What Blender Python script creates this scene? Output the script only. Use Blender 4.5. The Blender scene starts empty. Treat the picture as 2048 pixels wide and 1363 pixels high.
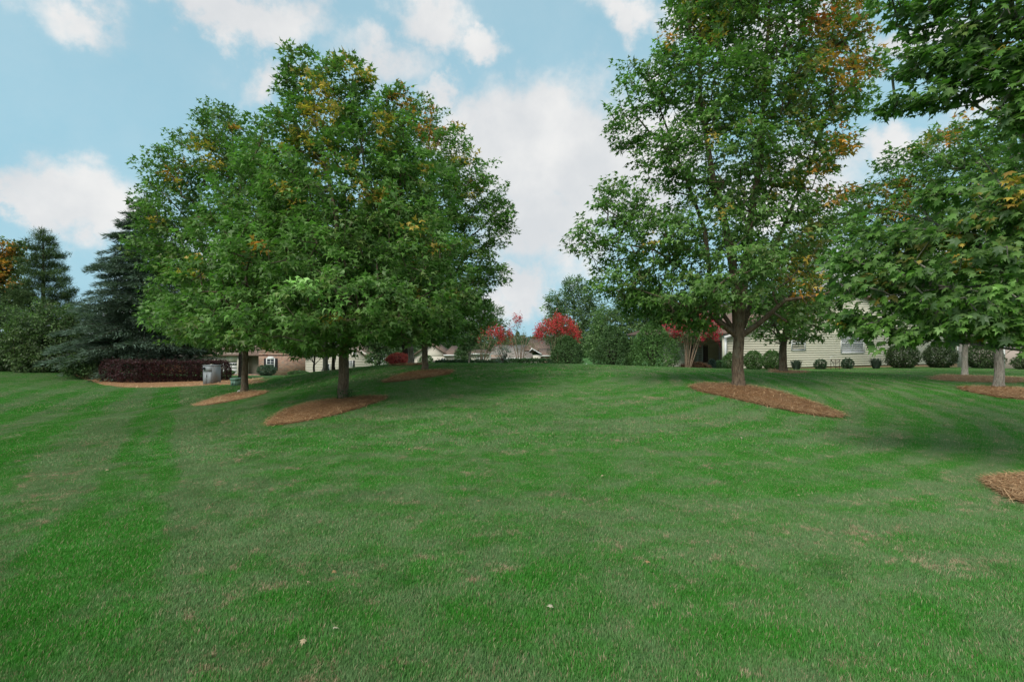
import bpy, math, random
import numpy as np
from mathutils import Vector
R = math.radians
rng = np.random.default_rng(7)
random.seed(7)
SC = bpy.context.scene
COL = SC.collection

# ------------------------------------------------------------------ camera
F = 1024.0            # focal length in pixels of the 2048 px wide photograph (18 mm on 36 mm)
CAMZ = 1.6
cam_d = bpy.data.cameras.new("camera")
cam_d.lens = 18.0
cam_d.sensor_width = 36.0
cam_d.clip_start = 0.05
cam_d.clip_end = 3000
cam = bpy.data.objects.new("camera", cam_d)
cam.location = (0, 0, CAMZ)
cam.rotation_euler = (R(90), 0, 0)
COL.objects.link(cam)
SC.camera = cam

# ------------------------------------------------------------------ world / sky
SUN_DIR = Vector((-0.50, -0.70, 0.80)).normalized()
SUN_EL = math.asin(SUN_DIR.z)
SUN_AZ = math.atan2(SUN_DIR.x, SUN_DIR.y)
world = bpy.data.worlds.new("World")
SC.world = world
world.use_nodes = True
wt = world.node_tree
for n in list(wt.nodes):
    wt.nodes.remove(n)


class NB:
    """tiny node-tree builder"""
    def __init__(s, tree):
        s.t = tree

    def n(s, kind, **kw):
        nd = s.t.nodes.new(kind)
        for k, v in kw.items():
            setattr(nd, k, v)
        return nd

    def put(s, sock, v):
        if v is None:
            return
        if hasattr(v, "is_output"):
            s.t.links.new(v, sock)
        else:
            sock.default_value = v

    def math(s, op, a, b=None, c=None, clamp=False):
        nd = s.n("ShaderNodeMath", operation=op, use_clamp=clamp)
        for i, v in enumerate((a, b, c)):
            s.put(nd.inputs[i], v)
        return nd.outputs[0]

    def vmath(s, op, a, b=None):
        nd = s.n("ShaderNodeVectorMath", operation=op)
        s.put(nd.inputs[0], a)
        if b is not None:
            if op == "SCALE":
                s.put(nd.inputs[3], b)
            else:
                s.put(nd.inputs[1], b)
        return nd.outputs[1] if op in ("LENGTH", "DISTANCE", "DOT_PRODUCT") else nd.outputs[0]

    def noise(s, vec, scale, detail=4.0, rough=0.55, dist=0.0, color=False):
        nd = s.n("ShaderNodeTexNoise")
        if vec is not None:
            s.put(nd.inputs["Vector"], vec)
        nd.inputs["Scale"].default_value = scale
        nd.inputs["Detail"].default_value = detail
        nd.inputs["Roughness"].default_value = rough
        nd.inputs["Distortion"].default_value = dist
        return nd.outputs["Color"] if color else nd.outputs["Fac"]

    def ramp(s, v, lo, hi, a=0.0, b=1.0, smooth=True):
        nd = s.n("ShaderNodeMapRange", interpolation_type="SMOOTHSTEP" if smooth else "LINEAR")
        s.put(nd.inputs[0], v)
        nd.inputs[1].default_value = lo
        nd.inputs[2].default_value = hi
        nd.inputs[3].default_value = a
        nd.inputs[4].default_value = b
        return nd.outputs[0]

    def mix(s, f, a, b, blend="MIX"):
        nd = s.n("ShaderNodeMix", data_type="RGBA", blend_type=blend)
        s.put(nd.inputs[0], f)
        for i, v in ((6, a), (7, b)):
            if not hasattr(v, "is_output") and len(v) == 3:
                v = (*v, 1)
            s.put(nd.inputs[i], v)
        return nd.outputs[2]

    def sep(s, v):
        nd = s.n("ShaderNodeSeparateXYZ")
        s.put(nd.inputs[0], v)
        return nd.outputs

    def comb(s, x, y, z):
        nd = s.n("ShaderNodeCombineXYZ")
        for i, v in enumerate((x, y, z)):
            s.put(nd.inputs[i], v)
        return nd.outputs[0]


def pxdir(px, py):
    v = Vector(((px - 1024) / F, 1.0, (681.5 - py) / F))
    return v.normalized()


B = NB(wt)
sky = B.n("ShaderNodeTexSky", sky_type="NISHITA")
sky.sun_disc = False
sky.sun_elevation = SUN_EL
sky.sun_rotation = SUN_AZ % (2 * math.pi)
sky.air_density = 1.0
sky.dust_density = 0.6
sky.ozone_density = 1.6
SKY_STRENGTH = 0.11
CLOUD = 7.9             # cloud radiance in sky units
wdir = B.vmath("NORMALIZE", B.n("ShaderNodeTexCoord").outputs["Generated"])
# gentle domain warp so that cloud edges billow
nv = B.noise(wdir, 7.0, 7.0, 0.6, color=True)
warp = B.vmath("SCALE", B.vmath("SUBTRACT", nv, (0.5, 0.5, 0.5)), 0.17)
nv2 = B.noise(wdir, 26.0, 5.0, 0.6, color=True)
warp2 = B.vmath("SCALE", B.vmath("SUBTRACT", nv2, (0.5, 0.5, 0.5)), 0.05)
wd = B.vmath("ADD", B.vmath("ADD", wdir, warp), warp2)
CLOUDS = [  # px, py, rx, ry, weight : the cloud banks of the photograph as directions
    (430, 0, 230, 66, 1.0), (130, 35, 110, 50, .62), (560, 36, 90, 48, .85), (860, 25, 105, 62, .9), (955, 92, 70, 42, .8),
    (760, 118, 115, 48, .62), (545, 150, 70, 42, .60), (870, 165, 80, 24, .58),
    (1060, 305, 230, 145, 1.0), (910, 255, 110, 80, .85), (1180, 310, 180, 175, 1.0), (1290, 340, 140, 160, .9), (1090, 450, 180, 120, .9), (1310, 150, 60, 50, .62),
    (1040, 585, 85, 75, .95), (940, 620, 120, 50, .8), (1240, 25, 95, 46, .8), (1380, 20, 100, 50, .8), (1560, 60, 160, 70, .8),
    (1850, 72, 110, 42, .75), (1960, 190, 110, 60, .75), (1785, 310, 90, 60, .9), (1580, 390, 170, 110, .85), (1750, 560, 250, 100, .75),
    (150, 395, 130, 85, 1.0), (60, 420, 80, 40, .75), (5, 385, 45, 38, .85), (600, 560, 300, 130, .8), (250, 640, 260, 60, .6),
]
mask = None
for px, py, rx, ry, w in CLOUDS:
    c = pxdir(px, py)
    k = c.y            # radii shrink away from the axis
    d = B.vmath("LENGTH", B.vmath("MULTIPLY", B.vmath("SUBTRACT", wd, tuple(c)), (F / (rx * k), F / (rx * k), F / (ry * k))))
    m = B.math("MULTIPLY", B.math("SUBTRACT", 1.17, d), w)
    mask = m if mask is None else B.math("MAXIMUM", mask, m)
# the same kind of broken cloud all round the rest of the sky
sx, sy, sz = B.sep(wdir)
flat = B.comb(B.math("DIVIDE", sx, B.math("ADD", B.math("ABSOLUTE", sz), 0.25)), B.math("DIVIDE", sy, B.math("ADD", B.math("ABSOLUTE", sz), 0.25)), 0.3)
gen = B.noise(flat, 1.5, 7.0, 0.58)
front = B.ramp(sy, 0.45, 0.62)
gm = B.math("MULTIPLY", B.math("MULTIPLY", B.math("SUBTRACT", gen, 0.44), 5.0), B.math("SUBTRACT", 1.0, front))
mask = B.math("MAXIMUM", mask, gm)
fine = B.noise(wdir, 11.0, 8.0, 0.62)
mask = B.math("ADD", mask, B.math("MULTIPLY", B.math("SUBTRACT", fine, 0.5), 0.9))
cl = B.math("ADD", B.math("MULTIPLY", B.ramp(mask, 0.08, 0.66), 0.80), B.math("MULTIPLY", B.ramp(mask, -0.75, 0.35), 0.20))
shade = B.noise(B.vmath("ADD", wdir, (0.0, 0.0, 0.02)), 5.5, 6.0, 0.55)
shade = B.ramp(shade, 0.33, 0.66)
ccol = B.mix(shade, (CLOUD * 0.84, CLOUD * 0.85, CLOUD * 0.87), (CLOUD * 1.05, CLOUD * 1.03, CLOUD * 1.01))
skyc = B.mix(1.0, sky.outputs[0], (1.12, 1.45, 1.20), "MULTIPLY")
hz = B.ramp(sz, 0.0, 0.70, 0.96, 0.72)
skyc = B.mix(hz, skyc, (CLOUD * .375, CLOUD * .72, CLOUD * .89))
final = B.mix(B.math("MULTIPLY", cl, 0.93), skyc, ccol)
bg = B.n("ShaderNodeBackground")
B.put(bg.inputs[0], final)
bg.inputs[1].default_value = SKY_STRENGTH
wo = B.n("ShaderNodeOutputWorld")
wt.links.new(bg.outputs[0], wo.inputs[0])

sun_d = bpy.data.lights.new("sun", "SUN")
sun_d.energy = 2.7
sun_d.angle = R(30)
sun_d.color = (1.0, 0.955, 0.89)
sun = bpy.data.objects.new("sun", sun_d)
sun.rotation_euler = (-SUN_DIR).to_track_quat("-Z", "Y").to_euler()
sun.location = (-30, -30, 50)
COL.objects.link(sun)

SC.view_settings.view_transform = "Standard"
SC.view_settings.look = "None"
SC.view_settings.exposure = 0.0
SC.view_settings.gamma = 1.0
SC.view_settings.use_curve_mapping = False
SC.render.engine = "CYCLES"
SC.cycles.max_bounces = 6
SC.cycles.diffuse_bounces = 3
SC.cycles.glossy_bounces = 2
SC.cycles.transmission_bounces = 4
SC.cycles.transparent_max_bounces = 4

# ------------------------------------------------------------------ object helpers
def link(o, parent=None):
    COL.objects.link(o)
    if parent is not None:
        o.parent = parent
    return o


def tag(o, label=None, cat=None, group=None, kind=None):
    for k, v in (("label", label), ("category", cat), ("group", group), ("kind", kind)):
        if v:
            o[k] = v
    return o


def thing(name, loc, label, cat, group=None):
    o = bpy.data.objects.new(name, None)
    o.empty_display_size = 0.2
    o.location = loc
    link(o)
    return tag(o, label, cat, group)


def mesh_np(name, V, T, mat, parent=None, col=None, origin=None, smooth=False, sizes=None):
    """V (n,3) world verts, T (m,k) faces; stored relative to the parent's / given origin"""
    V = np.asarray(V, np.float32)
    if parent is not None:
        V = V - np.asarray(world_loc(parent), np.float32)
    elif origin is not None:
        V = V - np.asarray(origin, np.float32)
    T = np.asarray(T, np.int32)
    me = bpy.data.meshes.new(name)
    me.vertices.add(len(V))
    me.vertices.foreach_set("co", V.ravel())
    k = T.shape[1]
    me.loops.add(T.size)
    me.loops.foreach_set("vertex_index", T.ravel())
    me.polygons.add(len(T))
    me.polygons.foreach_set("loop_start", np.arange(0, T.size, k, dtype=np.int32))
    if smooth:
        me.polygons.foreach_set("use_smooth", np.ones(len(T), bool))
    if col is not None:
        a = me.attributes.new("Col", "FLOAT_COLOR", "POINT")
        c = np.ones((len(V), 4), np.float32)
        c[:, :3] = col
        a.data.foreach_set("color", c.ravel())
    me.update(calc_edges=True)
    if mat is not None:
        me.materials.append(mat)
    o = bpy.data.objects.new(name, me)
    if parent is None and origin is not None:
        o.location = origin
    return link(o, parent)


def world_loc(o):
    v = Vector((0, 0, 0))
    while o is not None:
        v += o.location
        o = o.parent
    return v


def tri(Q):
    """quads -> triangles"""
    Q = np.asarray(Q)
    return np.concatenate([Q[:, [0, 1, 2]], Q[:, [0, 2, 3]]])


# ------------------------------------------------------------------ terrain
def Pd(px, py, d):
    return np.array([(px - 1024) / F * d, d, CAMZ + (681.5 - py) / F * d])


CTRL_PX = [
    (0, 1363, 2.4), (1024, 1363, 2.36), (2048, 1363, 2.4), (0, 1000, 5.6), (0, 850, 13.5), (0, 790, 25), (300, 830, 13), (200, 790, 24),
    (340, 1000, 5.3), (700, 1000, 5.2), (1024, 1000, 5.15), (1024, 880, 8.0), (1024, 800, 11.8), (1024, 760, 16.5), (1000, 728, 26),
    (688, 797, 12.5), (525, 853, 10.8), (775, 795, 12.6), (490, 783, 18), (380, 813, 16.6), (850, 740, 19), (757, 764, 17), (912, 742, 18.5),
    (822, 727.5, 23), (850, 727.5, 23), (950, 728, 23), (650, 743, 26), (740, 734, 25), (420, 769, 34), (250, 775, 32), (110, 745, 45), (0, 742, 48),
    (600, 752, 30), (520, 760, 32),
    (2048, 1000, 5.2), (2048, 880, 8.5), (2048, 830, 11), (1476, 772, 13), (1690, 838, 10.5), (1380, 772, 13.4), (1800, 800, 13),
    (1566, 742, 24), (1930, 752, 20), (1998, 775, 15), (1350, 738, 26), (1150, 729, 26), (1700, 880, 8.3), (1450, 1000, 5.2),
    (1500, 739, 37), (1640, 738, 39), (1900, 735, 46), (1750, 752, 25),
]
CTRL_XYZ = [(0, 0, 0), (0, 29, .19), (-4, 29, .14), (4.5, 29, .13), (-8, -6, 0), (8, -6, 0), (0, -25, 0), (0, 33, .02), (0, 40, -.5), (-8, 34, -.35), (8, 34, -.4), (12, 48, -.9), (0, 60, -1.8),
            (-12, 42, -1.3), (-22, 60, -2.5), (-44, 70, -3.1), (-20, 72, -3.1), (0, 80, -2.8), (30, 60, -1.4), (45, 50, -1.3), (-60, 50, -1.8),
            (-40, 20, -1.0), (30, 15, -.1), (30, 0, 0), (-30, 0, -.5), (60, 30, -.8),
            (-150, 0, -2), (150, 0, -2), (0, -150, -1), (-120, 120, -3.5), (120, 120, -3), (0, 150, -3.5), (-150, -150, -2), (150, -150, -2)]
CP = np.array([Pd(*c) for c in CTRL_PX] + [np.array(c, float) for c in CTRL_XYZ])


def _phi(r2):
    return 0.5 * r2 * np.log(r2 + 1e-9)


_n = len(CP)
_A = np.zeros((_n + 3, _n + 3))
_d2 = ((CP[:, None, :2] - CP[None, :, :2]) ** 2).sum(-1)
_A[:_n, :_n] = _phi(_d2) + np.eye(_n) * 1.0
_A[:_n, _n] = 1
_A[:_n, _n + 1:] = CP[:, :2]
_A[_n:, :_n] = _A[:_n, _n:].T
_W = np.linalg.solve(_A, np.concatenate([CP[:, 2], np.zeros(3)]))


def H(x, y):
    x = np.atleast_1d(np.asarray(x, float))
    y = np.atleast_1d(np.asarray(y, float))
    s = x.shape
    x, y = x.ravel(), y.ravel()
    rad = np.hypot(x, y)
    k = np.minimum(1.0, 150 / np.maximum(rad, 1e-6))
    xx, yy = x * k, y * k
    out = np.empty(len(x))
    for i in range(0, len(x), 20000):
        a, b = xx[i:i + 20000], yy[i:i + 20000]
        d2 = (a[:, None] - CP[None, :, 0]) ** 2 + (b[:, None] - CP[None, :, 1]) ** 2
        out[i:i + 20000] = _phi(d2) @ _W[:_n] + _W[_n] + _W[_n + 1] * a + _W[_n + 2] * b
    return out.reshape(s)


def h1(x, y):
    return float(H(x, y)[0])


_DD = np.concatenate([np.arange(1.2, 20, .05), np.arange(20, 130, .15)])


def ground_at(px, py):
    """where the sight line through a photograph pixel meets the ground"""
    z = CAMZ + (681.5 - py) / F * _DD
    g = H((px - 1024) / F * _DD, _DD)
    i = np.argmax(g >= z) if (g >= z).any() else len(_DD) - 1
    d = _DD[i]
    x = (px - 1024) / F * d
    return np.array([x, d, h1(x, d)])


# ------------------------------------------------------------------ materials
def new_mat(name):
    m = bpy.data.materials.new(name)
    m.use_nodes = True
    t = m.node_tree
    for n in list(t.nodes):
        t.nodes.remove(n)
    b = NB(t)
    out = b.n("ShaderNodeOutputMaterial")
    return m, b, out


def principled(b, out, color, rough=0.6, spec=0.3, bump=None, bstr=0.3, bdist=0.02, metal=0.0):
    p = b.n("ShaderNodeBsdfPrincipled")
    if not hasattr(color, "is_output"):
        color = (*color[:3], 1)
    b.put(p.inputs["Base Color"], color)
    b.put(p.inputs["Roughness"], rough)
    p.inputs["Specular IOR Level"].default_value = spec
    p.inputs["Metallic"].default_value = metal
    if bump is not None:
        bn = b.n("ShaderNodeBump")
        bn.inputs["Strength"].default_value = bstr
        bn.inputs["Distance"].default_value = bdist
        b.put(bn.inputs["Height"], bump)
        b.put(p.inputs["Normal"], bn.outputs[0])
    if out is not None:
        b.t.links.new(p.outputs[0], out.inputs[0])
    return p


def mat_simple(name, col, rough=0.6, spec=0.3, var=0.15, scale=6.0, bump=0.0, metal=0.0):
    m, b, out = new_mat(name)
    pos = b.n("ShaderNodeNewGeometry").outputs["Position"]
    n = b.noise(pos, scale, 5.0, 0.6)
    c = b.mix(n, tuple(max(0, v * (1 - var)) for v in col), tuple(min(1, v * (1 + var)) for v in col))
    principled(b, out, c, rough, spec, n if bump else None, bump, 0.02, metal)
    return m


def mat_leaf(name, rough=0.48, spec=0.35, trans=0.36, back=(0.20, 0.25, 0.17), backf=0.45):
    m, b, out = new_mat(name)
    at = b.n("ShaderNodeAttribute", attribute_name="Col")
    geo = b.n("ShaderNodeNewGeometry")
    c = b.mix(b.math("MULTIPLY", geo.outputs["Backfacing"], backf), at.outputs["Color"], back)
    p = principled(b, None, c, rough, spec)
    tr = b.n("ShaderNodeBsdfTranslucent")
    b.put(tr.inputs[0], b.mix(0.75, at.outputs["Color"], (1.0, 1.5, 0.5), "MULTIPLY"))
    mx = b.n("ShaderNodeMixShader")
    mx.inputs[0].default_value = trans
    b.t.links.new(p.outputs[0], mx.inputs[1])
    b.t.links.new(tr.outputs[0], mx.inputs[2])
    b.t.links.new(mx.outputs[0], out.inputs[0])
    return m


def mat_bark(name, c1, c2, lichen=0.25, scale=1.0):
    m, b, out = new_mat(name)
    pos = b.n("ShaderNodeNewGeometry").outputs["Position"]
    st = b.vmath("MULTIPLY", pos, (34 * scale, 34 * scale, 6 * scale))
    n1 = b.noise(st, 1.0, 6.0, 0.65, 0.6)
    n2 = b.noise(pos, 5.0, 5.0, 0.6)
    n3 = b.noise(pos, 14.0, 4.0, 0.6)
    c = b.mix(b.ramp(n1, 0.32, 0.66), c1, c2)
    c = b.mix(b.math("MULTIPLY", b.ramp(n2, 0.5, 0.68), lichen), c, (0.23, 0.25, 0.19))
    c = b.mix(b.math("MULTIPLY", b.ramp(n3, 0.55, 0.75), 0.4), c, tuple(v * 0.45 for v in c1))
    principled(b, out, c, 0.9, 0.15, n1, 1.0, 0.03)
    return m


def lawn_color(b, pos, rnd=None):
    """mown bermuda grass: curved mower stripes round the mound, dull and lush patches, dry spots"""
    x, y, z = b.sep(pos)
    w = b.noise(pos, 0.22, 3.0, 0.5, color=True)
    wp = b.vmath("ADD", pos, b.vmath("SCALE", b.vmath("SUBTRACT", w, (.5, .5, .5)), 1.6))
    wx, wy, wz = b.sep(wp)
    dx = b.math("SUBTRACT", wx, 1.0)
    dy = b.math("MULTIPLY", b.math("SUBTRACT", wy, 17.0), 0.8)
    r = b.math("SQRT", b.math("ADD", b.math("MULTIPLY", dx, dx), b.math("MULTIPLY", dy, dy)))
    ang = b.math("MULTIPLY", b.math("ARCTAN2", dy, dx), 0.55)
    # mower passes: straight lanes down the left slope, faint rings on the right; light off bent blades put into the colour
    ql = b.math("ADD", b.math("ADD", b.math("MULTIPLY", b.math("ADD", b.math("MULTIPLY", wx, .45), b.math("MULTIPLY", x, .55)), .84), b.math("MULTIPLY", b.math("ADD", b.math("MULTIPLY", wy, .45), b.math("MULTIPLY", y, .55)), .54)), 0.1)
    lane = b.math("MULTIPLY", b.math("SINE", b.math("MULTIPLY", ql, -2 * math.pi / 2.0)), 1.6)
    lane = b.math("MAXIMUM", b.math("MINIMUM", lane, 1.0), -0.8)
    lane2 = b.math("MULTIPLY", b.math("SINE", b.math("MULTIPLY", ql, -2 * math.pi / 0.57)), 0.25)
    left = b.math("MULTIPLY", b.ramp(ql, 0.03, -0.07), b.ramp(x, -1.2, -2.6))
    left = b.math("MULTIPLY", b.math("MULTIPLY", left, b.ramp(y, 40.0, 14.0, .35, 1.0)), b.ramp(ql, -22.0, -12.0, .25, 1.0))
    dk = b.math("MULTIPLY", b.math("MULTIPLY", b.ramp(ql, -0.03, 0.05), b.ramp(ql, 1.6, 0.4)), b.ramp(x, -1.2, -2.6))
    ring = b.math("MULTIPLY", b.math("SINE", b.math("MULTIPLY", r, 2 * math.pi / 0.62)), b.ramp(x, 1.0, 6.0, .06, .26))
    band = b.math("ADD", b.math("MULTIPLY", b.math("ADD", lane, lane2), b.math("MULTIPLY", left, 0.34)), b.math("SUBTRACT", ring, b.math("MULTIPLY", dk, .25)))
    s1 = b.noise(b.comb(b.math("MULTIPLY", r, 1.0), ang, 0.0), 0.75, 2.0, 0.5)
    s2 = b.noise(b.comb(b.math("MULTIPLY", r, 1.0), ang, 4.0), 3.4, 2.0, 0.5)
    big = b.noise(pos, 0.42, 4.0, 0.55)
    mid = b.noise(pos, 2.3, 5.0, 0.62)
    fine_ = b.noise(pos, 9.0, 4.0, 0.65)
    lush = b.math("ADD", b.math("MULTIPLY", b.math("SUBTRACT", s1, .5), 0.8), b.math("ADD", band, b.math("MULTIPLY", b.math("SUBTRACT", s2, .5), 0.7)))
    lush = b.math("ADD", lush, b.math("MULTIPLY", b.math("SUBTRACT", big, .5), 1.0))
    lush = b.math("ADD", lush, b.math("MULTIPLY", b.math("SUBTRACT", mid, .5), 1.9))
    lush = b.ramp(lush, -0.36, 0.42)
    c = b.mix(lush, GRASS_DULL, GRASS_LUSH)
    dryn = b.math("ADD", b.math("MULTIPLY", b.noise(pos, 1.1, 4.0, .65), .45), b.math("MULTIPLY", fine_, .55))
    dry = b.math("MULTIPLY", b.ramp(dryn, 0.53, 0.65), b.ramp(lush, 0.85, 0.2))
    return c, lush, dry


GRASS_DULL = (0.195, 0.335, 0.130)
GRASS_LUSH = (0.076, 0.325, 0.036)
DRY = (0.46, 0.36, 0.22)


def mat_ground():
    m, b, out = new_mat("lawn_soil")
    pos = b.n("ShaderNodeNewGeometry").outputs["Position"]
    c, lush, dry = lawn_color(b, pos)
    c = b.mix(b.math("MULTIPLY", dry, 0.7), c, DRY)
    f = b.noise(pos, 60.0, 3.0, .7)
    g = b.noise(pos, 14.0, 4.0, .7)
    c = b.mix(b.ramp(f, .3, .7), b.mix(1.0, c, (.30, .30, .30), "MULTIPLY"), b.mix(1.0, c, (.68, .68, .68), "MULTIPLY"))
    c = b.mix(b.math("MULTIPLY", b.ramp(g, .55, .8), .3), c, (.16, .13, .08))
    principled(b, out, c, 0.9, 0.1, f, 0.8, 0.03)
    return m


def mat_grass():
    m, b, out = new_mat("grass_blades")
    pos = b.n("ShaderNodeNewGeometry").outputs["Position"]
    rnd = b.n("ShaderNodeAttribute", attribute_name="Col").outputs["Color"]
    rx, ry, rz = b.sep(rnd)
    c, lush, dry = lawn_color(b, pos)
    isdry = b.ramp(b.math("SUBTRACT", b.math("ADD", b.math("MULTIPLY", dry, 0.85), 0.09), rx), -0.04, 0.04)
    c = b.mix(1.0, c, b.mix(ry, (.78, .80, .76), (1.22, 1.20, 1.22)), "MULTIPLY")
    c = b.mix(isdry, c, b.mix(rz, (.32, .23, .13), (.70, .56, .36)))
    p = principled(b, None, c, 0.55, 0.25)
    tr = b.n("ShaderNodeBsdfTranslucent")
    b.put(tr.inputs[0], c)
    mx = b.n("ShaderNodeMixShader")
    mx.inputs[0].default_value = 0.3
    b.t.links.new(p.outputs[0], mx.inputs[1])
    b.t.links.new(tr.outputs[0], mx.inputs[2])
    b.t.links.new(mx.outputs[0], out.inputs[0])
    return m


M = {}
M["ground"] = mat_ground()
M["grass"] = mat_grass()
M["maple"] = mat_leaf("maple_leaves")
M["needle"] = mat_leaf("needle_leaves", 0.6, 0.2, 0.12, (.1, .13, .1), 0.2)
M["shrub"] = mat_leaf("shrub_leaves", 0.5, 0.28, 0.2, (.12, .17, .09), 0.3)
M["flower"] = mat_leaf("flower_petals", 0.6, 0.2, 0.35, (.5, .08, .12), 0.1)
M["straw"] = mat_leaf("pine_straw_needles", 0.75, 0.15, 0.1, (.3, .16, .07), 0.0)
M["bark"] = mat_bark("maple_bark", (0.085, 0.060, 0.042), (0.24, 0.18, 0.125), .35)
M["bark_dark"] = mat_bark("dark_bark", (0.03, 0.022, 0.018), (0.075, 0.058, 0.047), .15)
M["bark_pale"] = mat_bark("pale_bark", (0.17, 0.145, 0.12), (0.40, 0.36, 0.31), .5)
M["bark_myrtle"] = mat_bark("crape_myrtle_bark", (0.20, 0.13, 0.085), (0.42, 0.31, 0.22), .1)


def mat_mulch():
    m, b, out = new_mat("pine_straw_mat")
    pos = b.n("ShaderNodeNewGeometry").outputs["Position"]
    w = b.noise(pos, 6.0, 4.0, .6, color=True)
    v = b.vmath("MULTIPLY", b.vmath("ADD", pos, b.vmath("SCALE", w, .5)), (60, 18, 18))
    n = b.noise(v, 1.0, 4.0, .7)
    n2 = b.noise(pos, 2.2, 4.0, .6)
    c = b.mix(b.ramp(n, .3, .7), (.20, .095, .045), (.58, .32, .155))
    c = b.mix(b.math("MULTIPLY", b.ramp(n2, .45, .7), .4), c, (.30, .19, .11))
    principled(b, out, c, .9, .1, n, 1.0, .04)
    return m


M["mulch"] = mat_mulch()

# ------------------------------------------------------------------ ground sheet
def axis(lo, hi, fine_, n):
    t = np.linspace(-1, 1, n)
    s = np.sinh(t * 3.4) / np.sinh(3.4)
    return np.where(s < 0, -s * lo, s * hi)


gx = axis(-500, 500, .5, 190)
gy = np.concatenate([np.linspace(-300, -12, 24), np.linspace(-11, 60, 160), 60 + (np.linspace(0, 1, 30)[1:] ** 2) * 640])
X, Y = np.meshgrid(gx, gy)
Z = H(X, Y)
nx, ny = len(gx), len(gy)
idx = np.arange(nx * ny).reshape(ny, nx)
Q = np.stack([idx[:-1, :-1], idx[:-1, 1:], idx[1:, 1:], idx[1:, :-1]], -1).reshape(-1, 4)
g = mesh_np("lawn", np.stack([X, Y, Z], -1).reshape(-1, 3), Q, M["ground"], smooth=True)
tag(g, "broad mown green lawn rising to a low mound", kind="structure")

# ------------------------------------------------------------------ mulch beds (outline read off the photo, laid on the ground)
def smooth_poly(pts, it=3):
    p = np.array(pts, float)
    for _ in range(it):
        q = np.roll(p, -1, 0)
        p = np.stack([p * .75 + q * .25, p * .25 + q * .75], 1).reshape(-1, 2)
    return p


def in_poly(x, y, P):
    c = np.zeros(x.shape, bool)
    j = len(P) - 1
    for i in range(len(P)):
        xi, yi, xj, yj = P[i][0], P[i][1], P[j][0], P[j][1]
        with np.errstate(divide="ignore", invalid="ignore"):
            k = ((yi > y) != (yj > y)) & (x < (xj - xi) * (y - yi) / (yj - yi + 1e-12) + xi)
        c ^= k
        j = i
    return c


BEDS = []


def mulch(name, outline, label, cat, group, n_straw, sl=0.2, sw=0.004, thick=0.05, world=False, it=3):
    if not world:
        outline = [ground_at(*p)[:2] for p in outline]
    P = smooth_poly(outline, it)
    BEDS.append(P)
    c = P.mean(0)
    rings = [1.03, 0.97, 0.85, 0.6, 0.3]
    hts = [-0.015, thick * .45, thick * .9, thick * 1.1, thick * 1.2]
    V, n = [], len(P)
    lr = np.random.default_rng(len(BEDS))
    for k, (s, hh) in enumerate(zip(rings, hts)):
        q = c + (P - c) * s
        if k in (0, 1):
            q = q + lr.normal(0, .03, q.shape)
        V.append(np.column_stack([q, H(q[:, 0], q[:, 1]) + hh]))
    V.append(np.array([[c[0], c[1], h1(*c) + thick * 1.2]]))
    V = np.concatenate(V)
    T = []
    for k in range(len(rings) - 1):
        for i in range(n):
            a, b2 = k * n + i, k * n + (i + 1) % n
            T += [(a, b2, b2 + n), (a, b2 + n, a + n)]
    k = (len(rings) - 1) * n
    for i in range(n):
        T.append((k + i, k + (i + 1) % n, len(V) - 1))
    o = thing(name, (c[0], c[1], h1(*c)), label, cat, group)
    mesh_np("mulch_mat", V, T, M["mulch"], o, smooth=True)
    # loose straw needles
    lo, hi = P.min(0), P.max(0)
    q = lr.uniform(lo - .15, hi + .15, (n_straw * 3, 2))
    qs = c + (q - c) / lr.uniform(.97, 1.0 + .09 * lr.uniform(0, 1, (len(q), 1)), (len(q), 1))
    inside = in_poly(qs[:, 0], qs[:, 1], P)
    q = q[inside][:n_straw]
    m = len(q)
    a = lr.uniform(0, math.pi, m)
    L = sl * lr.uniform(.5, 1.3, m)
    hgt = H(q[:, 0], q[:, 1]) + thick * 1.0 + lr.uniform(0.0, .035, m)
    # keep to the rounded shape near the rim
    d = np.column_stack([np.cos(a), np.sin(a), lr.normal(0, .16, m)])
    side = np.column_stack([-np.sin(a), np.cos(a), np.zeros(m)]) * sw * .75
    ctr = np.column_stack([q, hgt])
    p0, p2 = ctr - d * L[:, None] * .5, ctr + d * L[:, None] * .5
    p0[:, 2] = np.maximum(H(p0[:, 0], p0[:, 1]) + .012, p0[:, 2] - .02)
    p2[:, 2] = np.maximum(H(p2[:, 0], p2[:, 1]) + .012, p2[:, 2] - .02)
    V = np.stack([p0 - side, p0 + side, p2 + side, p2 - side], 1).reshape(-1, 3)
    base = np.arange(m)[:, None] * 4
    T = np.concatenate([base + [0, 1, 2], base + [0, 2, 3]])
    t = lr.uniform(0, 1, (m, 1))
    col = (1 - t) * np.array([.34, .165, .075]) + t * np.array([.80, .53, .30])
    col *= lr.uniform(.7, 1.2, (m, 1))
    s = mesh_np("pine_straw", V, T, M["straw"], o, np.repeat(col, 4, 0))
    s["kind"] = "stuff"
    return o


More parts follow.
